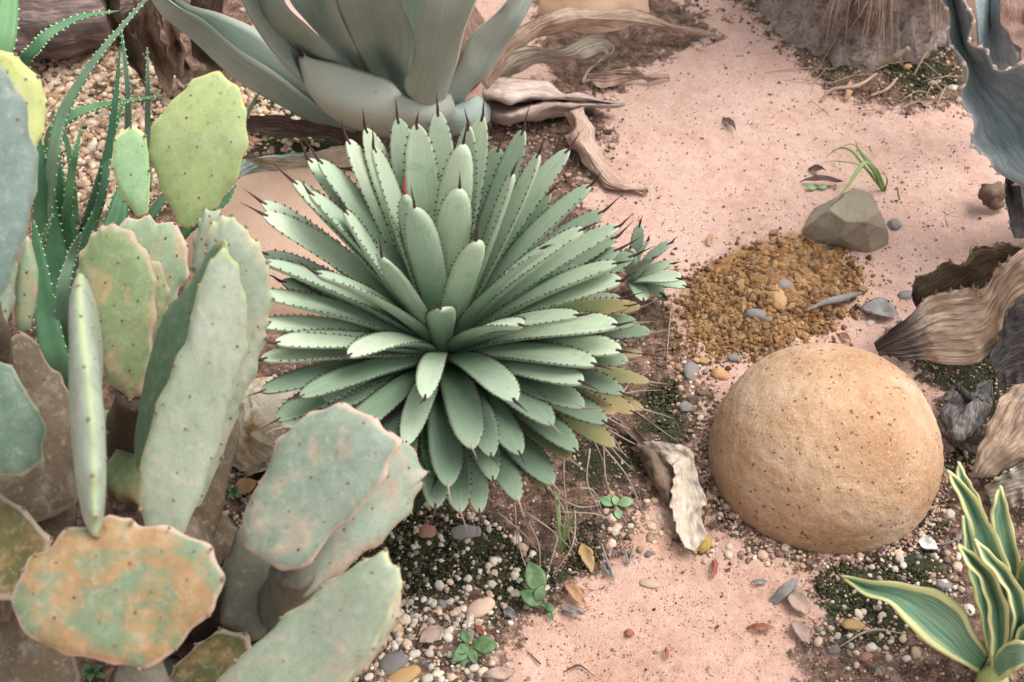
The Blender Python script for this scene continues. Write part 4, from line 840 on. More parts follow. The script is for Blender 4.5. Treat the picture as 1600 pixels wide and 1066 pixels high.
# ------------------------------------------------------------------ striped agave, bottom right
va = empty('striped_agave', GG(1560, 1060), 'young agave with yellow margined green striped leaves at the bottom right corner', 'agave')
VL = [
 [[(1497, 720, .20), (1498, 722, .20), (1499, 723, .20)], [(1494, 745, .19), (1504, 748, .185), (1514, 750, .19)], [(1500, 780, .17), (1514, 780, .16), (1531, 778, .17)], [(1516, 840, .12), (1530, 840, .11), (1548, 835, .12)], [(1545, 960, .05), (1552, 960, .05), (1560, 958, .05)]],
 [[(1479, 733, .27), (1480, 735, .27), (1482, 736, .27)], [(1489, 762, .26), (1502, 762, .25), (1515, 765, .26)], [(1507, 800, .24), (1524, 805, .225), (1543, 808, .24)], [(1518, 840, .21), (1540, 855, .195), (1566, 852, .21)], [(1532, 885, .17), (1554, 900, .155), (1580, 896, .17)], [(1544, 960, .11), (1558, 965, .09), (1578, 965, .11)], [(1545, 1040, .04), (1555, 1040, .03), (1566, 1040, .04)]],
 [[(1562, 757, .24), (1563, 759, .24), (1564, 760, .24)], [(1551, 786, .23), (1563, 788, .22), (1573, 784, .23)], [(1547, 820, .20), (1565, 822, .19), (1582, 818, .2)], [(1562, 865, .16), (1578, 868, .15), (1593, 870, .16)], [(1572, 920, .11), (1582, 920, .1), (1594, 920, .11)], [(1565, 1030, .03), (1572, 1030, .03), (1580, 1030, .03)]],
 [[(1503, 805, .16), (1508, 808, .155), (1513, 806, .16)], [(1506, 860, .13), (1516, 862, .12), (1526, 858, .13)], [(1515, 905, .10), (1527, 905, .09), (1538, 900, .1)], [(1530, 960, .07), (1540, 960, .06), (1550, 955, .07)], [(1543, 1030, .03), (1550, 1030, .03), (1556, 1030, .03)]],
 [[(1495, 848, .21), (1496, 850, .21), (1498, 851, .21)], [(1506, 876, .21), (1516, 872, .19), (1526, 868, .21)], [(1528, 904, .19), (1540, 900, .17), (1552, 892, .2)], [(1540, 940, .16), (1556, 940, .135), (1571, 934, .17)], [(1545, 980, .12), (1562, 982, .10), (1578, 972, .13)], [(1548, 1020, .08), (1558, 1025, .06), (1570, 1015, .08)], [(1548, 1060, .03), (1554, 1062, .02), (1560, 1060, .03)]],
 [[(1520, 840, .22), (1522, 842, .22), (1524, 843, .22)], [(1536, 876, .21), (1545, 872, .20), (1554, 868, .21)], [(1562, 908, .19), (1572, 905, .17), (1584, 900, .19)], [(1578, 944, .16), (1590, 945, .14), (1604, 940, .16)], [(1580, 988, .11), (1592, 992, .09), (1608, 990, .11)], [(1566, 1040, .05), (1575, 1045, .04), (1585, 1045, .05)]],
 [[(1310, 898, .09), (1312, 900, .09), (1314, 901, .09)], [(1362, 906, .12), (1352, 918, .10), (1346, 927, .11)], [(1425, 913, .14), (1408, 934, .115), (1392, 947, .12)], [(1474, 926, .14), (1450, 960, .105), (1422, 982, .11)], [(1505, 950, .12), (1484, 988, .085), (1462, 1016, .085)], [(1524, 988, .09), (1508, 1016, .06), (1496, 1034, .06)], [(1545, 1020, .05), (1536, 1040, .03), (1530, 1052, .03)]],
 [[(1640, 1000, .12), (1640, 1015, .1), (1640, 1030, .09)], [(1598, 1000, .14), (1600, 1018, .12), (1600, 1042, .10)], [(1572, 1004, .12), (1576, 1022, .10), (1578, 1056, .07)], [(1554, 1026, .07), (1556, 1044, .05), (1560, 1066, .04)], [(1548, 1056, .03), (1550, 1064, .02), (1554, 1074, .02)]],
 [[(1640, 900, .18), (1644, 920, .16), (1648, 940, .16)], [(1606, 868, .19), (1612, 900, .17), (1620, 930, .17)], [(1586, 905, .14), (1600, 930, .12), (1612, 950, .12)], [(1582, 990, .07), (1590, 1000, .06), (1600, 1010, .06)], [(1565, 1060, .03), (1572, 1060, .03), (1580, 1060, .03)]],
 [[(1650, 940, .14), (1655, 960, .13), (1660, 980, .13)], [(1602, 970, .13), (1608, 985, .11), (1615, 1000, .11)], [(1578, 1008, .09), (1586, 1020, .07), (1592, 1030, .07)], [(1556, 1060, .03), (1562, 1064, .03), (1568, 1068, .03)]],
]
for i, rws in enumerate(VL): leaf_part(va, rows_px(rws), 'varieg', nu=14, nv=36, thick=.005, taper=1, edge_wave=.0015, ewn=5, seed=i)
mb = MB(); tube(mb, [G(1548, 1075, -.01), G(1552, 1060, .03), G(1556, 1045, .05)], [.02, .018, .008], 10); mb.build('stem', M['p_lime'], va)

# ------------------------------------------------------------------ aloe
alo = empty('aloe', GG(110, 520), 'green aloe with long narrow toothed leaves behind the cactus pads', 'aloe')
AL = [
 ([(60, 420, .12), (80, 260, .30), (97, 180, .36), (140, 105, .42), (185, 48, .46), (240, -15, .5)], [26, 24, 20, 14, 9, 5], 'aloe_b'),
 ([(20, 240, .25), (34, 110, .40), (55, 75, .43), (80, 50, .44), (128, 26, .44), (186, 17, .42)], [22, 20, 17, 14, 9, 2], 'aloe'),
 ([(70, 330, .15), (76, 225, .28), (98, 190, .31), (142, 168, .32), (195, 158, .30), (258, 149, .26)], [26, 24, 19, 14, 8, 2], 'aloe'),
 ([(125, 400, .12), (145, 324, .22), (168, 243, .30), (179, 169, .36), (188, 72, .43)], [26, 18, 14, 10, 2], 'aloe'),
 ([(185, 330, .1), (198, 230, .20), (200, 150, .28), (196, 100, .32), (189, 44, .36)], [14, 13, 10, 7, 2], 'aloe_b'),
 ([(232, 300, .1), (231, 200, .2), (231, 130, .28), (230, 74, .33)], [10, 9, 7, 2], 'aloe_b'),
 ([(130, 380, .15), (158, 310, .25), (168, 240, .3), (182, 190, .33), (197, 154, .35)], [20, 16, 13, 9, 2], 'aloe'),
 ([(92, 400, .12), (104, 330, .22), (112, 270, .28), (118, 240, .31), (128, 194, .34)], [18, 15, 12, 9, 2], 'aloe_l'),
 ([(118, 350, .12), (112, 270, .2), (104, 220, .24), (82, 168, .28)], [14, 11, 8, 2], 'aloe_l'),
 ([(110, 620, .02), (95, 480, .10), (75, 360, .20), (66, 280, .28), (62, 214, .33)], [60, 50, 40, 26, 3], 'aloe'),
 ([(115, 640, .02), (118, 480, .10), (112, 400, .15), (95, 300, .24), (92, 240, .28)], [55, 45, 35, 20, 3], 'aloe'),
 ([(105, 600, .02), (125, 470, .10), (135, 380, .18), (165, 300, .25)], [40, 34, 24, 4], 'aloe'),
 ([(66, 384, .22), (74, 358, .25), (84, 334, .28)], [12, 8, 2], 'aloe_l'),
 ([(100, 560, .08), (98, 460, .2), (112, 400, .24), (126, 364, .28)], [24, 20, 13, 3], 'aloe_b'),
 ([(110, 640, .03), (85, 560, .12), (70, 480, .17), (60, 400, .22), (52, 345, .26)], [50, 44, 34, 20, 4], 'aloe'),
 ([(140, 560, .02), (160, 420, .10), (185, 330, .14), (190, 280, .16)], [50, 44, 30, 4], 'aloe'),
 ([(110, 660, .01), (90, 560, .06), (78, 500, .1), (76, 455, .13)], [60, 52, 40, 8], 'aloe'),
 ([(-30, 160, .4), (-8, 100, .45), (8, 50, .48), (14, -10, .5), (10, -60, .52)], [40, 38, 34, 26, 12], 'aloe_l'),
 ([(-40, 200, .3), (-12, 120, .38), (2, 70, .44), (10, 20, .47)], [30, 26, 16, 3], 'aloe'),
 ([(240, 420, .05), (285, 362, .10), (322, 334, .13), (352, 312, .14), (369, 289, .15)], [26, 22, 19, 12, 2], 'aloe'),
 ([(205, 380, .06), (240, 330, .12), (262, 300, .15), (282, 280, .17)], [26, 20, 14, 3], 'aloe_b'),
 ([(370, 215, .05), (388, 175, .09), (405, 145, .11)], [9, 7, 2], 'aloe_b'),
]
for i, (pts, ws, mt) in enumerate(AL):
    P = [G(*p) for p in pts]; m = len(P); rws = []
    for k in range(m):
        T = (P[min(k + 1, m - 1)] - P[max(k - 1, 0)]).normalized(); vd = (EYE - P[k]).normalized(); nh = (vd * .6 + ZU * .6 + RT * (.3 if i % 2 else -.3)).normalized()
        s_ = T.cross(nh).normalized(); n_ = s_.cross(T); hw = ws[k] * depth(P[k]) / FPX / 2 * 1.06
        rws.append([P[k] - s_ * hw, P[k] - n_ * hw * .35, P[k] + s_ * hw])
    Ln = sum((P[k + 1] - P[k]).length for k in range(m - 1))
    leaf_part(alo, rws, mt, nu=10, nv=30, thick=max(.005, ws[0] * .0004), taper=.25, seed=i, teeth=(max(6, int(Ln / .014)), .0035, .004), teeth_mat='aloe_t')

# ------------------------------------------------------------------ prickly pears
def pad(root, px, d, nrm, mat, T=.020, seed=0, ar=.028, bumps=.0045, name='pad'):
    """cactus pad: traced outline laid on the pad's own plane, inflated to a real thickness, areoles in staggered rows"""
    cx = sum(p[0] for p in px) / len(px); cy = sum(p[1] for p in px) / len(px)
    p0 = D(cx, cy, d); n = V(nrm).normalized()
    pts = []
    for x, y in px:
        r = ray(x, y); pts.append(EYE + r * ((p0 - EYE).dot(n) / r.dot(n)))
    return pad3(root, pts, n, mat, T, seed, ar, bumps, name)
def pad3(root, pts, n, mat, T, seed, ar, bumps, name='pad'):
    NB = 120; ol = catmull(pts, NB, True); c = sum(ol, V()) / NB
    ax = n.cross(ZU); ax = ax.normalized() if ax.length > .1 else V((1, 0, 0)); ay = n.cross(ax).normalized()
    rr = random.Random(seed); NR = 14; per = sum((ol[i] - ol[i - 1]).length for i in range(NB))
    nbm = max(8, int(per / ar / 1.1)); ph = rr.random() * 6
    ol2 = []; bo = []
    for i, p in enumerate(ol):
        o = (p - c); f = abs(math.cos(i / NB * nbm * math.pi + ph)) ** 3
        ol2.append(p.copy()); bo.append(o.normalized() * (bumps * (f - .4) * .9 + .002 * nz(p, 60, seed)))
    def surf(i, s, sg):
        q = c + (ol2[i % NB] - c) * s + bo[i % NB] * s ** 9; h = T * .5 * (max(0, 1 - s ** 4)) ** .55
        warp = .012 * nz(c + (ol2[i % NB] - c) * s, 6, seed) * 1.0
        return q + n * (sg * h * (1 + .12 * nz(q, 18, seed)) + warp)
    ss = [math.sin(k / NR * math.pi / 2) ** .9 for k in range(1, NR)] + [.995]
    mb = MB(); vs = [surf(0, 0, 1)]; a = [0.0]; fs = []
    for s in ss:
        for i in range(NB): vs.append(surf(i, s, 1)); a.append(s)
    for i in range(NB): vs.append(surf(i, 1.0, 1)); a.append(1.0)
    for s in reversed(ss):
        for i in range(NB): vs.append(surf(i, s, -1)); a.append(s)
    vs.append(surf(0, 0, -1)); a.append(0)
    nrings = 2 * len(ss) + 1
    for i in range(NB): fs.append((0, 1 + i, 1 + (i + 1) % NB))
    for k in range(nrings - 1):
        b = 1 + k * NB
        for i in range(NB): fs.append((b + i, b + NB + i, b + NB + (i + 1) % NB, b + (i + 1) % NB))
    b = 1 + (nrings - 1) * NB; L = len(vs) - 1
    for i in range(NB): fs.append((b + i, L, b + (i + 1) % NB))
    mb.add(vs, fs, 0, None, a)
    # areoles on both faces
    ang = sorted([(math.atan2((p - c).dot(ay), (p - c).dot(ax)), i) for i, p in enumerate(ol2)])
    ext = max((p - c).length for p in ol2); K = int(ext / ar) + 2
    for u in range(-K, K + 1):
        for w in range(-K, K + 1):
            q = ax * ((u + (w % 2) * .5) * ar * 1.05 + rr.uniform(-.006, .006)) + ay * (w * ar * .92 + rr.uniform(-.006, .006))
            th = math.atan2(q.dot(ay), q.dot(ax)); i = min(ang, key=lambda t: abs(t[0] - th))[1]
            rad = (ol2[i] - c).length; s = q.length / rad
            if s > .9: continue
            for sg in (1, -1):
                if sg == -1 and n.dot(EYE - c) > 0 and rr.random() < .5: continue
                if sg == 1 and n.dot(EYE - c) < 0 and rr.random() < .5: continue
                p = surf(i, s, sg); ball(mb, p, rr.uniform(.0008, .0019), 1, 1)
                for _ in range(3):
                    dv = (n * sg + V((rr.uniform(-.7, .7), rr.uniform(-.7, .7), rr.uniform(-.3, .7)))).normalized() * rr.uniform(.003, .006)
                    x_ = dv.cross(n + V((.1, 0, .2))).normalized() * .0003; mb.add([p - x_, p + x_, p + dv], [(0, 1, 2)], 1)
    for k in range(nbm):
        i = int(((k * math.pi - ph) / (nbm * math.pi) * NB)) % NB
        ball(mb, ol2[i] + bo[i] + (c - ol2[i]).normalized() * .0008, rr.uniform(.0016, .0028), 1, 1)
    return mb.build(name, [M[mat], M['areole']], root)
FACE = (0, -.75, .66)
OUT = dict(
 P1=[(338,113),(361,127),(378,149),(385,176),(388,216),(381,250),(365,287),(338,324),(311,348),(290,358),(277,348),(260,314),(240,263),(233,230),(240,196),(257,172),(287,142),(304,123)],
 P2=[(203,199),(219,204),(230,223),(234,263),(234,297),(230,334),(216,338),(203,324),(189,304),(177,267),(176,236),(182,213)],
 P3=[(-10,90),(13,79),(34,95),(61,122),(73,152),(71,189),(64,216),(51,240),(30,260),(-10,240),(-30,160)],
 P4=[(-60,70),(-30,80),(0,98),(20,128),(41,162),(47,209),(62,257),(54,297),(47,345),(30,394),(15,439),(0,465),(-40,490),(-90,400),(-110,200)],
 P5=[(41,367),(56,405),(60,457),(52,502),(45,524),(30,524),(22,502),(24,431),(32,386)],
 P5b=[(24,395),(23,450),(11,517),(2,560),(-20,590),(-50,520),(-20,430),(5,385)],
 P6=[(22,521),(49,525),(67,555),(94,589),(112,619),(120,680),(124,740),(115,790),(60,815),(0,800),(-30,700),(-10,580),(8,540)],
 P7=[(-5,560),(26,585),(56,637),(71,656),(71,700),(68,722),(47,736),(0,746),(-60,750),(-95,640),(-50,570)],
 P8=[(0,770),(36,796),(72,832),(80,855),(70,900),(40,930),(0,940),(-60,920),(-90,850),(-60,790),(-20,765)],
 P8b=[(-40,880),(20,885),(60,950),(110,1000),(122,1066),(110,1130),(-60,1140),(-90,1000)],
 P9=[(145,822),(109,825),(80,850),(54,868),(38,876),(36,897),(24,915),(20,941),(29,970),(58,999),(94,1017),(130,1028),(170,1036),(196,1042),(225,1044),(256,1034),(290,995),(319,970),(337,941),(348,908),(340,883),(326,857),(290,836),(254,823),(217,821),(196,812),(170,806)],
 P11=[(173,352),(203,360),(225,386),(244,424),(246,469),(241,532),(236,570),(229,600),(214,622),(195,619),(165,585),(150,510),(131,450),(122,424),(126,397),(143,367),(158,356)],
 P12=[(236,407),(251,412),(263,450),(264,475),(255,502),(244,530),(236,560),(222,560),(215,500),(220,430)],
 P13=[(188,349),(210,341),(233,337),(248,349),(263,345),(285,364),(293,394),(294,431),(278,461),(265,490),(240,510),(210,500),(190,430),(182,380)],
 P14=[(345,388),(366,406),(378,440),(386,506),(382,560),(366,610),(345,690),(320,760),(296,815),(275,845),(245,848),(226,820),(219,789),(221,734),(240,656),(263,592),(290,532),(300,487),(311,446),(326,412)],
 P15a=[(330,375),(345,400),(338,450),(320,520),(295,600),(270,690),(250,740),(225,745),(215,700),(226,640),(243,560),(262,487),(285,450),(305,415)],
 P15b=[(353,338),(375,348),(395,372),(413,398),(424,457),(422,500),(416,525),(402,580),(375,640),(345,720),(310,790),(285,760),(290,650),(310,530),(322,440),(322,370),(338,345)],
 P16=[(366,640),(373,680),(358,730),(343,796),(325,850),(300,880),(280,850),(292,770),(320,700),(340,650)],
 P17=[(313,341),(322,328),(342,330),(345,350),(335,380),(320,410),(303,430),(300,400),(306,365)],
 P18=[(534,631),(572,645),(595,664),(624,688),(614,717),(600,750),(572,788),(529,826),(496,864),(474,889),(439,889),(405,873),(382,845),(379,826),(391,774),(410,750),(424,712),(443,679),(472,653),(505,636)],
 P19=[(612,676),(647,707),(666,736),(662,750),(652,778),(624,821),(576,859),(529,897),(480,930),(465,915),(480,860),(520,790),(570,720)],
 P20=[(377,825),(410,850),(439,870),(472,885),(474,940),(453,962),(420,990),(391,1003),(360,990),(346,965),(346,915),(358,854)],
 P21=[(600,862),(616,883),(627,899),(624,930),(607,970),(586,1008),(545,1062),(500,1110),(400,1140),(320,1130),(300,1110),(334,1066),(391,1011),(439,968),(486,930),(538,892),(576,872)],
 P22=[(622,925),(621,965),(602,1005),(577,1037),(545,1070),(500,1110),(430,1100),(490,1000),(560,940)],
 P23=[(258,1066),(282,1031),(308,1006),(337,986),(369,986),(394,1006),(400,1050),(380,1110),(300,1130),(255,1110)],
 P24=[(155,645),(190,646),(214,662),(207,676),(180,684),(150,680)],
 P25=[(206,684),(222,700),(228,740),(218,785),(190,782),(172,762),(175,723),(190,698)],
 P26=[(325,820),(345,800),(372,830),(375,880),(355,930),(335,900),(322,860)],
)
def stem(root, pts, rads, mat='p_wood'):
    mb = MB(); tube(mb, pts, rads, 14, ns=22, bump=.12, bs=30); mb.build('stem', M[mat], root)
pc = G(170, 1120)
pa = empty('prickly_pear', V((pc.x, pc.y + .1, 0)), 'prickly pear in the left foreground with round rusty pad below a narrow upright pad', 'cactus', 'prickly pear cacti on the left')
pad(pa, OUT['P9'], 1.30, (.05, -.62, .78), 'p_rust', .026, 1, .030, .0032)
pad(pa, OUT['P14'], 1.40, (.35, -.75, .55), 'p_pale', .024, 2, .034)
pad(pa, OUT['P15a'], 1.47, (-.80, -.45, .42), 'p_shaded', .020, 3, .034)
pad(pa, OUT['P15b'], 1.50, (.25, -.75, .6), 'p_pale2', .022, 4, .034)
pad(pa, OUT['P17'], 1.60, (.2, -.8, .5), 'p_pale2', .02, 5)
pad(pa, OUT['P16'], 1.60, (.5, -.6, .6), 'p_wood', .030, 6, .05)
pad(pa, OUT['P8b'], 1.50, (.1, -.5, .8), 'p_wood', .04, 7, .05)
pad(pa, OUT['P23'], 1.58, (.0, -.4, .9), 'p_olive', .03, 8, .04)
# the narrow upright pad, really a broad pad seen edge on
b0 = D(152, 835, 1.30); t0 = D(122, 437, 1.40); LN = (t0 - b0); dl = LN.normalized(); wv = ray(140, 640).normalized(); wv = (wv - dl * wv.dot(dl)).normalized()
nn = dl.cross(wv).normalized(); ell = []
for k in range(20):
    th = k / 20 * 6.2832; yy = (1 - math.cos(th)) / 2; ell.append(b0 + LN * yy + wv * .065 * math.sin(th) * (1 + .35 * (yy - .5)))
pad3(pa, ell, nn, 'p_edge', .029, 10, .034, .004)
stem(pa, [D(222, 1010, 1.31), D(222, 1050, 1.33), D(222, 1100, 1.4), G(230, 1120, .1), G(240, 1100, -.02)], [.012, .021, .03, .05, .06], 'p_woodg')
stem(pa, [D(262, 830, 1.42), D(280, 870, 1.52), G(290, 930, .08), G(300, 950, -.02)], [.03, .04, .045, .055])
stem(pa, [D(310, 860, 1.62), G(300, 900, .03), G(300, 900, -.02)], [.03, .04, .045])

pb_ = empty('prickly_pear', GG(215, 640), 'prickly pear behind with spotted older pads and two yellow green young pads', 'cactus', 'prickly pear cacti on the left')
pad(pb_, OUT['P1'], 1.80, (.05, -.75, .65), 'p_yel', .016, 11, .034, .003)
pad(pb_, OUT['P2'], 1.78, (.25, -.75, .6), 'p_sm', .014, 12, .032, .002)
pad(pb_, OUT['P13'], 1.74, (.05, -.7, .7), 'p_rustp', .02, 13, .03)
pad(pb_, OUT['P12'], 1.69, (.1, -.7, .7), 'p_spot', .018, 14, .03)
pad(pb_, OUT['P11'], 1.64, (-.05, -.7, .7), 'p_spot', .024, 15, .026)
pad(pb_, OUT['P24'], 1.80, (.0, -.3, .9), 'p_sm', .03, 16, .025)
pad(pb_, OUT['P25'], 1.78, (-.2, -.5, .8), 'p_spot', .03, 17, .025)
stem(pb_, [D(210, 615, 1.65), D(212, 660, 1.76), G(215, 720, .03), G(218, 720, -.02)], [.02, .035, .04, .05])
stem(pb_, [D(250, 480, 1.75), D(235, 560, 1.85), G(225, 640, .03), G(225, 660, -.02)], [.02, .03, .035, .04])
pl = empty('prickly_pear', GG(-40, 900), 'prickly pear at the left edge with large blue grey pad and corky pads', 'cactus', 'prickly pear cacti on the left')
pad(pl, OUT['P4'], 1.36, (.3, -.7, .65), 'p_blue', .024, 21, .05, .003)
pad(pl, OUT['P3'], 1.50, (.3, -.7, .65), 'p_lime', .018, 22, .034, .003)
pad(pl, OUT['P5'], 1.62, (.5, -.7, .5), 'p_rustp', .026, 23, .026, .002)
pad(pl, OUT['P5b'], 1.60, (.4, -.7, .6), 'p_pale', .02, 24)
pad(pl, OUT['P6'], 1.60, (.25, -.6, .75), 'p_wood', .034, 25, .045)
pad(pl, OUT['P7'], 1.38, (.1, -.6, .8), 'p_dkgreen', .022, 26, .04)
pad(pl, OUT['P8'], 1.42, (.1, -.5, .85), 'p_olive', .028, 27, .034)
stem(pl, [D(60, 800, 1.62), G(60, 850, .06), G(60, 860, -.02)], [.04, .05, .06])
stem(pl, [D(-20, 930, 1.46), G(0, 1000, .12), G(0, 1000, -.02)], [.03, .045, .06])
stem(pl, [D(-40, 480, 1.37), D(-20, 640, 1.6), G(0, 780, .1), G(10, 800, -.02)], [.025, .04, .05, .06])
pd = empty('prickly_pear', GG(430, 1040), 'prickly pear in the centre foreground with overlapping pink rimmed pads', 'cactus', 'prickly pear cacti on the left')
pad(pd, OUT['P18'], 1.46, (-.1, -.55, .8), 'p_front', .026, 31, .036, .0045)
pad(pd, OUT['P19'], 1.54, (.3, -.6, .75), 'p_frontb', .024, 32, .036, .006)
pad(pd, OUT['P20'], 1.62, (.1, -.6, .75), 'p_woodg', .036, 33, .05)
pad(pd, OUT['P21'], 1.36, (-.25, -.6, .75), 'p_pale2', .024, 34, .04)
pad(pd, OUT['P22'], 1.43, (.0, -.5, .85), 'p_frontb', .022, 35, .04)
pad(pd, OUT['P26'], 1.68, (.4, -.5, .75), 'p_wood', .03, 36, .05)
stem(pd, [D(460, 885, 1.48), D(455, 920, 1.58), G(430, 985, .05), G(430, 1000, -.02)], [.022, .03, .045, .055], 'p_woodg')
stem(pd, [D(370, 1110, 1.37), G(390, 1120, .1), G(400, 1100, -.02)], [.025, .04, .05], 'p_woodg')

# ------------------------------------------------------------------ trunk top right, log and dead leaves top left
tk = GG(1345, 60); trr = empty('tree_trunk', tk, 'thick weathered trunk with drooping dry fibres at the top right', 'tree')
mb = MB(); cb_ = V((tk.x, tk.y + .10, 0)); nA, nZ = 96, 60; vs = []; uv = []
for j in range(nZ + 1):
    z = -.03 + j / nZ * .9
    for i in range(nA):
        a = i / nA * 6.2832; d = V((math.cos(a), math.sin(a), 0)); q = V((d.x * 2.2, d.y * 2.2, z * 3))
        r = .128 + .045 * math.exp(-max(0, z) / .06) + .02 * nz(q, 1.2, 3) + .045 * abs(fbm(V((d.x * 1.6, d.y * 1.6, z * 1.2)), 3.4, 7)) + .012 * abs(nz(V((d.x * .5, d.y * .5, z * 9 + d.x)), 2.5, 2)) + .006 * fbm(V((d.x, d.y, z * 6)), 11, 1)
        vs.append(cb_ + d * r + ZU * z); uv.append((i / nA * 4, j / nZ * 3))
fs = [(j * nA + i, j * nA + (i + 1) % nA, (j + 1) * nA + (i + 1) % nA, (j + 1) * nA + i) for j in range(nZ) for i in range(nA)] + [tuple(nZ * nA + i for i in range(nA))]
mb.add(vs, fs, 0, uv); mb.build('trunk', M['trunk'], trr)
mb = MB(); rr = random.Random(5)
for (ac, n, sp) in [(-2.02, 8, .04), (-1.66, 20, .03), (-.95, 24, .05), (-2.7, 8, .10)]:
    for _ in range(n):
        a = ac + rr.gauss(0, sp); z1 = rr.uniform(.15, .5); z0 = rr.uniform(.0, .1); a2 = a + rr.gauss(0, .1)
        r1, r0 = .165, rr.uniform(.19, .23)
        p1 = cb_ + V((math.cos(a) * r1, math.sin(a) * r1, z1)); p0 = cb_ + V((math.cos(a2) * r0, math.sin(a2) * r0, z0))
        tube(mb, [p1, (p1 + p0) / 2 + V((math.cos(a), math.sin(a), 0)) * rr.uniform(.0, .02), p0], [.0018, .0012, .0003], 4, ns=7)
ob = mb.build('fibres', M['fibre'], trr); ob['kind'] = 'stuff'
mb = MB()
for k in range(20):
    x, y = rr.uniform(1240, 1500), rr.uniform(95, 175); p = GG(x, y, .004); a = rr.uniform(0, 3.14); l = rr.uniform(.02, .07)
    dv = V((math.cos(a), math.sin(a) * .7, 0)) * l
    tube(mb, [p - dv, p + V((rr.uniform(-.01, .01), rr.uniform(-.01, .01), rr.uniform(.002, .01))), p + dv], [.0003, .0010, .0004], 5, ns=9)
tag(mb.build('dry_stalks', M['fibre']), 'scatter of thin dry stalks on the moss in front of the trunk', 'plant debris', kind='stuff')
for k, (pts, r, lab) in enumerate([([(1282, 160, .004), (1300, 140, .015), (1340, 134, .02), (1370, 115, .02)], [.002, .003, .0035, .002], 'long curved pale root on the sand before the trunk'),
                 ([(1360, 150, .006), (1385, 140, .015), (1402, 122, .02)], [.002, .003, .002], 'short pale root right of the curved one'),
                 ([(1380, 100, .01), (1400, 88, .03), (1420, 75, .05)], [.004, .006, .004], 'thick tan root at the trunk foot')]):
    mb = MB(); tube(mb, [G(*p) for p in pts], r, 8, bump=.3); tag(mb.build('root', M['fibre']), lab, 'root')

lg = MB(); tube(lg, [G(-60, 40, .06), G(40, 35, .07), G(110, 25, .07), G(180, 5, .06), G(240, -20, .05)], [.075, .07, .065, .05, .04], 22, ns=60, bump=.25, bs=16)
tag(lg.build('log', M['wood']), 'dark weathered log lying behind the aloe in the top left', 'log')
TLD = [('drooping grey brown dead leaf falling from the top edge beside the log', 'dead_brown', [[(205, -30, .25), (225, -25, .22), (245, -30, .25)], [(210, 20, .19), (228, 28, .16), (246, 24, .19)], [(222, 70, .12), (240, 74, .09), (256, 68, .12)], [(240, 110, .06), (256, 114, .04), (268, 108, .06)], [(262, 150, .01), (266, 151, .01), (270, 150, .01)]]),
       ('pale curled dead leaf right of the drooping grey one', 'dead_tan', [[(245, 10, .2), (258, 8, .17), (272, 12, .2)], [(256, 40, .15), (270, 40, .12), (284, 42, .15)], [(268, 80, .10), (278, 84, .07), (290, 80, .1)], [(272, 116, .04), (280, 120, .03), (290, 116, .04)]]),
       ('dark split dead leaf by the top left gravel', 'dead_dark', [[(250, 60, .1), (262, 70, .08), (280, 60, .1)], [(262, 100, .06), (276, 104, .04), (292, 96, .06)], [(285, 130, .03), (292, 132, .02), (300, 126, .03)]]),
       ('slender dark dead leaf hanging across the log', 'dead_dark', [[(150, -20, .24), (165, -10, .2), (182, -20, .24)], [(165, 30, .18), (182, 40, .15), (200, 34, .18)], [(190, 75, .12), (204, 82, .09), (220, 76, .12)], [(225, 130, .03), (230, 134, .02), (238, 130, .03)]]),
       ('broad shadowy dead leaf under the large agave left leaf', 'dead_dark', [[(290, -20, .2), (320, -10, .16), (350, -20, .2)], [(290, 30, .14), (315, 40, .1), (345, 30, .14)], [(300, 80, .05), (320, 86, .03), (345, 80, .05)], [(330, 110, .02), (340, 112, .01), (352, 110, .02)]])]
for i, (lab, mat, rws) in enumerate(TLD):
    mb = MB(); loft(mb, rows_px(rws), nu=12, nv=36, thick=.004, disp=.014, dscale=18, seed=i * 5 + 61, ragged=.2); tag(mb.build('dead_leaf', M[mat]), lab, 'dead leaf', 'dead leaves in the top left corner')
mb = MB(); tube(mb, [G(352, 128, .01), G(362, 98, .05)], [.006, .005], 8); tag(mb.build('stake', M['dead_pale']), 'short pale stub standing in the gravel behind the yellow green pad', 'stub')

# ------------------------------------------------------------------ seedlings, grasses, litter
def flat_leaf(mb, base, tip, w, n=V((0, 0, 1)), cup=.2, mi=0, seed=0, thick=.0008, disp=.0):
    T = tip - base; s_ = T.cross(n).normalized(); n_ = s_.cross(T.normalized()); R_ = []
    for v, f in [(0, .05), (.15, .55), (.4, 1), (.65, .9), (.85, .5), (1, .03)]:
        p = base.lerp(tip, v) + n_ * T.length * .12 * math.sin(v * 3.14); hw = w / 2 * f
        R_.append([p - s_ * hw + n_ * hw * cup, p, p + s_ * hw + n_ * hw * cup])
    loft(mb, R_, nu=6, nv=14, thick=thick, seed=seed, disp=disp, dscale=60)
def seedling(c, leaves, label, mat='weed'):
    root = empty('seedling', GG(*c), label, 'seedling')
    base = GG(*c)
    for k, (b, t, w) in enumerate(leaves):
        B = GG(b[0], b[1], b[2]); Tp = GG(t[0], t[1], t[2]); mb = MB(); flat_leaf(mb, B, Tp, w * depth(B) / FPX, V((0, -.5, .85)), seed=k); mb.build('leaf', M[mat], root)
    mb = MB()
    for b, t, w in leaves: B = GG(*b); tube(mb, [base - V((0, 0, .003)), (base + B) / 2 + V((0, 0, .003)), B], [.0014, .0012, .001], 6, ns=7)
    mb.build('stem', M[mat], root)
seedling((858, 958), [((846, 930, .02), (826, 878, .035), 36), ((846, 945, .015), (812, 924, .025), 26), ((850, 948, .012), (868, 952, .012), 12), ((856, 952, .01), (864, 970, .004), 9), ((838, 940, .02), (848, 915, .03), 20)], 'seedling with two large oval veined leaves on the edge of the sand')
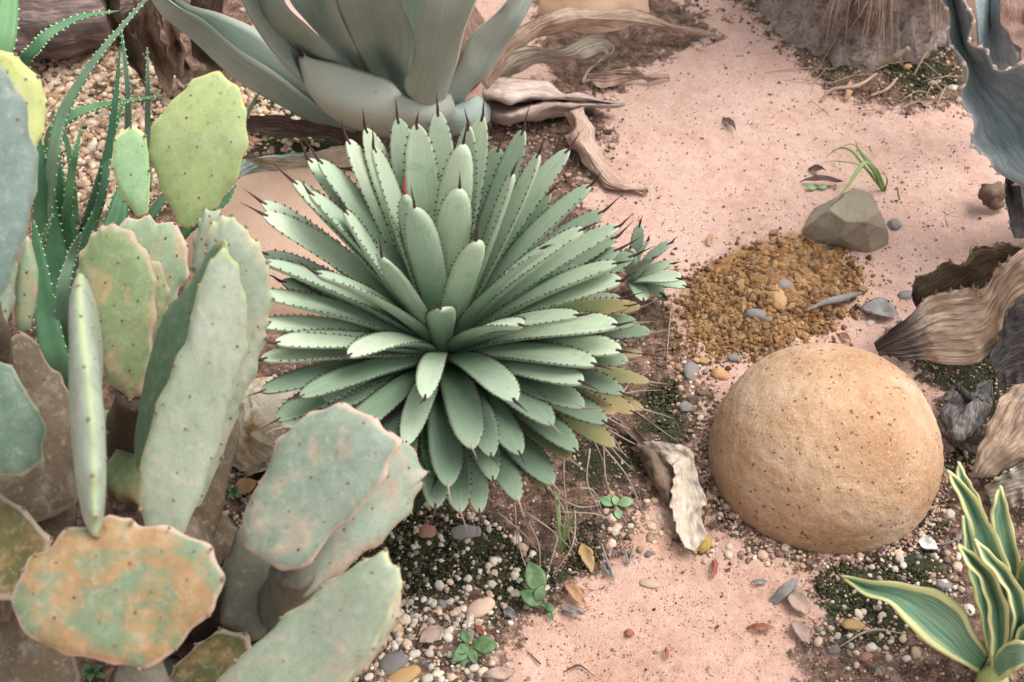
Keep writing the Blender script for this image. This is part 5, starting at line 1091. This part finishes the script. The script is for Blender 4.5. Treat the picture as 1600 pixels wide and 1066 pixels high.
seedling((734, 1010), [((738, 1008, .012), (778, 1008, .018), 30), ((732, 1005, .012), (722, 984, .02), 18), ((732, 1012, .01), (706, 1034, .008), 22), ((734, 1014, .01), (744, 1038, .006), 16), ((730, 1010, .01), (712, 1020, .014), 18), ((733, 1014, .008), (722, 1042, .004), 14)], 'low round leaved seedling on the gravel at the bottom', 'weed')
seedling((962, 792), [((958, 790, .006), (936, 778, .01), 16), ((964, 788, .006), (990, 782, .01), 18), ((962, 790, .008), (960, 774, .012), 12), ((963, 796, .005), (968, 812, .004), 14)], 'tiny pale green four leaved seedling on bare sand', 'weed_p')
seedling((1278, 296), [((1275, 294, .004), (1258, 292, .006), 10), ((1280, 294, .004), (1292, 290, .006), 10)], 'tiny two leaved seedling beside the dark litter above the faceted rock', 'weed_p')
seedling((718, 772), [((718, 772, .004), (712, 764, .006), 10), ((720, 772, .004), (728, 768, .006), 9), ((719, 774, .004), (718, 784, .004), 9)], 'tiny dark green seedling hidden among the lowest agave leaves')
seedling((1035, 478), [((1036, 470, .02), (1030, 456, .03), 14), ((1036, 470, .02), (1044, 462, .025), 10)], 'small round green leaf sprouting below the agave offset')
seedling((364, 772), [((362, 770, .01), (352, 752, .02), 9), ((364, 770, .01), (372, 758, .02), 9), ((364, 772, .01), (356, 778, .01), 9), ((366, 772, .01), (378, 776, .01), 9)], 'small dark green seedling in the gap between cactus pads')
seedling((145, 1050), [((145, 1048, .02), (130, 1036, .04), 12), ((146, 1048, .02), (160, 1040, .04), 12), ((146, 1052, .02), (140, 1066, .03), 12), ((150, 1052, .02), (165, 1058, .03), 10), ((140, 1050, .02), (126, 1056, .03), 10)], 'leafy seedling in the dark hollow under the round rusty pad')
def blades(c, bl, label, mat='grass', name='grass_tuft'):
    root = empty(name, GG(*c), label, 'grass')
    for k, (pts, w) in enumerate(bl):
        P = [GG(c[0], c[1], -.002)] + [GG(*p) for p in pts]; m = len(P); rw = []
        for i in range(m):
            T = (P[min(i + 1, m - 1)] - P[max(i - 1, 0)]).normalized(); s_ = T.cross((EYE - P[i]).normalized() + ZU * .3).normalized(); hw = w * (1 - (i / (m - 1)) ** 2 * .95) / 2
            rw.append([P[i] - s_ * hw, P[i] - (s_.cross(T)) * hw * .3, P[i] + s_ * hw])
        mb = MB(); loft(mb, rw, nu=4, nv=22, thick=.0007); mb.build('blade', M[mat], root)
blades((1382, 300), [([(1365, 262, .04), (1348, 240, .06), (1330, 225, .07), (1300, 236, .05)], .004), ([(1368, 266, .05), (1350, 255, .08), (1325, 290, .07), (1297, 322, .06)], .009), ([(1366, 270, .04), (1345, 240, .07), (1335, 217, .09)], .005), ([(1386, 280, .03), (1375, 262, .04)], .003), ([(1352, 262, .05), (1330, 236, .06), (1310, 232, .04), (1290, 246, .01)], .005), ([(1350, 262, .04), (1310, 252, .04), (1285, 254, .02)], .003)], 'green grass tuft with one broad blade bent over the faceted rock')
blades((878, 866), [([(874, 830, .04), (868, 780, .08), (862, 725, .12)], .003), ([(882, 830, .04), (895, 800, .07), (912, 770, .09)], .0025), ([(880, 835, .03), (885, 790, .06), (882, 745, .09)], .0022), ([(884, 840, .03), (900, 820, .05), (918, 808, .06)], .002), ([(870, 842, .02), (862, 830, .03)], .002), ([(886, 830, .03), (906, 806, .05), (930, 790, .06)], .0015), ([(876, 830, .03), (872, 800, .06), (876, 760, .08)], .002)], 'thin wispy green grass in front of the spiny agave')
blades((1406, 315), [([(1403, 300, .02), (1402, 290, .03)], .003)], 'tiny lone grass blade on the sand right of the faceted rock')
blades((1482, 355), [([(1478, 345, .01), (1476, 325, .02)], .002)], 'faint thin grass blade at the right of the sand')
LIT = [
 ('orange leaf lying in the gap between the cactus and ivory rock', 'l_orange', (364, 770), (402, 752), 26, .015), ('pale orange curled leaf on the sand edge right of the veined seedling', 'l_orange', (882, 912), (916, 948), 20, .012),
 ('brown triangular leaf on the pale gravel', 'l_pink', (655, 1004), (694, 980), 26, .015), ('thin rust brown leaf beside the round leaved seedling', 'l_red', (742, 977), (758, 995), 9, .008),
 ('grey blue folded leaf on the sand below the boulder', 'l_grey', (1202, 945), (1248, 903), 20, .012), ('pink brown crumpled leaf right of the grey blue one', 'l_pink', (1232, 925), (1262, 960), 34, .008),
 ('red slender leaf on the sand at the bottom', 'l_red', (1166, 981), (1210, 980), 12, .006), ('red shrivelled leaf below the curled dead leaf', 'l_red', (1118, 872), (1113, 905), 10, .008),
 ('yellow broken leaf at the end of the curled dead leaf', 'l_yellow', (1085, 865), (1112, 838), 22, .01), ('white feather like flake on the dark soil right of the boulder foot', 'l_white', (1434, 843), (1466, 860), 20, .01),
 ('dark red brown flake near the bottom centre sand', 'l_red', (975, 988), (992, 992), 12, .005), ('small red leaf standing in the bottom sand', 'l_red', (1040, 1012), (1042, 1030), 7, .006),
 ('grey curled bark flake on the sand left of centre bottom', 'l_grey', (943, 878), (958, 905), 9, .006), ('grey leaf scrap beside the pale orange leaf', 'l_grey', (875, 950), (915, 962), 13, .006),
 ('grey flake on the sand left of the grey blue leaf', 'l_grey', (1173, 910), (1200, 908), 9, .005), ('pinkish scrap right edge of the lower sand', 'l_pink', (1238, 970), (1264, 1008), 26, .004),
 ('dark red leaf litter above the faceted rock', 'l_dark', (1262, 262), (1290, 268), 12, .01), ('dark shrivelled leaf above the tiny two leaved seedling', 'l_dark', (1250, 284), (1318, 284), 12, .008),
 ('small orange flake on the pink sand', 'l_orange', (1106, 384), (1112, 364), 10, .006), ('dark forked scrap alone on the upper sand', 'l_dark', (1130, 182), (1150, 205), 10, .008),
 ('tan flat leaf beside the dark moss edge', 'l_orange', (908, 850), (925, 895), 22, .003), ('purplish leaf scrap next to the oval tan pebble', 'l_grey', (786, 950), (806, 965), 14, .006),
 ('dark grey crust at the tip of the big dead leaf', 'l_grey', (1345, 480), (1405, 492), 34, .012), ('brown scrap at the top of the boulder', 'l_red', (1310, 520), (1330, 532), 9, .008),
 ('upright pale orange chip before the trunk', 'l_orange', (1322, 160), (1328, 128), 12, .012), ('pale torn leaf in the bottom gravel edge', 'l_pink', (752, 1056), (806, 1050), 20, .005)]
for i, (lab, mat, a, b, w, h) in enumerate(LIT):
    A = GG(a[0], a[1], .003); B = GG(b[0], b[1], h * .6 + .003); mb = MB(); flat_leaf(mb, A, B, w * depth(A) / FPX, V((.1, -.3, .9)), cup=.35, seed=i, thick=.0012, disp=.006)
    tag(mb.build('leaf_scrap', M[mat]), lab, 'fallen leaf')
TW = [([(1258, 486, .012), (1290, 472, .02), (1318, 466, .02), (1346, 458, .015)], [.0015, .004, .006, .003], 'l_grey', 'grey forked twig lying at the right of the clay heap'),
      ([(1336, 476, .006), (1360, 490, .01), (1400, 480, .01)], [.002, .003, .002], 'l_dark', 'short black twig right of the grey one'),
      ([(1310, 1012, .004), (1360, 985, .01), (1412, 990, .006)], [.001, .0016, .0008], 'dead_pale', 'thin pale twig on the soil under the long striped leaf'),
      ([(1468, 852, .004), (1495, 842, .01), (1512, 818, .015)], [.001, .002, .001], 'l_grey', 'thin grey twig beside the white flake'),
      ([(930, 1058, .003), (905, 1040, .005), (880, 1050, .003)], [.0006, .0014, .0006], 'l_dark', 'thin dark twig on the bottom sand'),
      ([(824, 1018, .003), (845, 1038, .005)], [.0008, .001], 'l_dark', 'tiny straight dark twig on the bottom sand'),
      ([(1050, 470, .02), (1046, 510, .012), (1042, 560, .006)], [.0008, .001, .0006], 'dead_pale', 'pale thin stalk hanging left of the clay heap'),
      ([(955, 868, .004), (975, 858, .01), (982, 880, .006), (990, 850, .006)], [.0008, .0015, .0015, .0008], 'l_grey', 'small grey twig cluster below the four leaved seedling'),
      ([(960, 905, .004), (950, 880, .008), (940, 850, .006)], [.0008, .002, .001], 'l_grey', 'slim grey twig beside the curled bark flake'),
      ([(1428, 118, .01), (1440, 95, .03), (1450, 80, .04)], [.001, .002, .001], 'fibre', 'upright thin twig at the trunk foot'),
      ([(1463, 170, .006), (1470, 150, .02), (1478, 135, .03)], [.001, .0018, .001], 'fibre', 'slanting dry twig near the blue grey agave')]
for pts, r, mat, lab in TW:
    mb = MB(); tube(mb, [GG(*p) for p in pts], r, 7, ns=20, bump=.4, bs=80); tag(mb.build('twig', M[mat]), lab, 'twig')
ring = []
for _ in range(1500):
    a = R0.uniform(0, 6.283); q = .157 + abs(R0.gauss(0, .009)); x, y = bc.x + math.cos(a) * q, bc.y + math.sin(a) * q; sz = R0.uniform(.0008, .0036)
    ring.append((x, y, float(hf(x, y)) + sz * .4 + max(0, .166 - q) * .3, sz, R0.randrange(6), shade(R0.choice(DIRT + SG + SG), R0.uniform(.6, 1))))
scatter('soil_crumbs', PS, ring, M['grit'], 'soil crumbs and sand banked up round the foot of the boulder', 'soil')
# tiny dark bits on the sand
R1 = random.Random(77); bits = []
for x, y in pick([SAND_Z, SAND_Z2, SOILT], 170, R1): bits.append((x, y, float(hf(x, y)) + .001, R1.uniform(.0012, .004), R1.randrange(5), R1.choice([(.09, .045, .035), (.16, .07, .05), (.22, .17, .15), (.06, .04, .04)])))
scatter('leaf_crumbs', [peb_mesh(1, i + 140, .9, .3) for i in range(5)], bits, M['grit'], 'tiny dark plant crumbs sprinkled over the pink sand', 'plant debris', smooth=False)
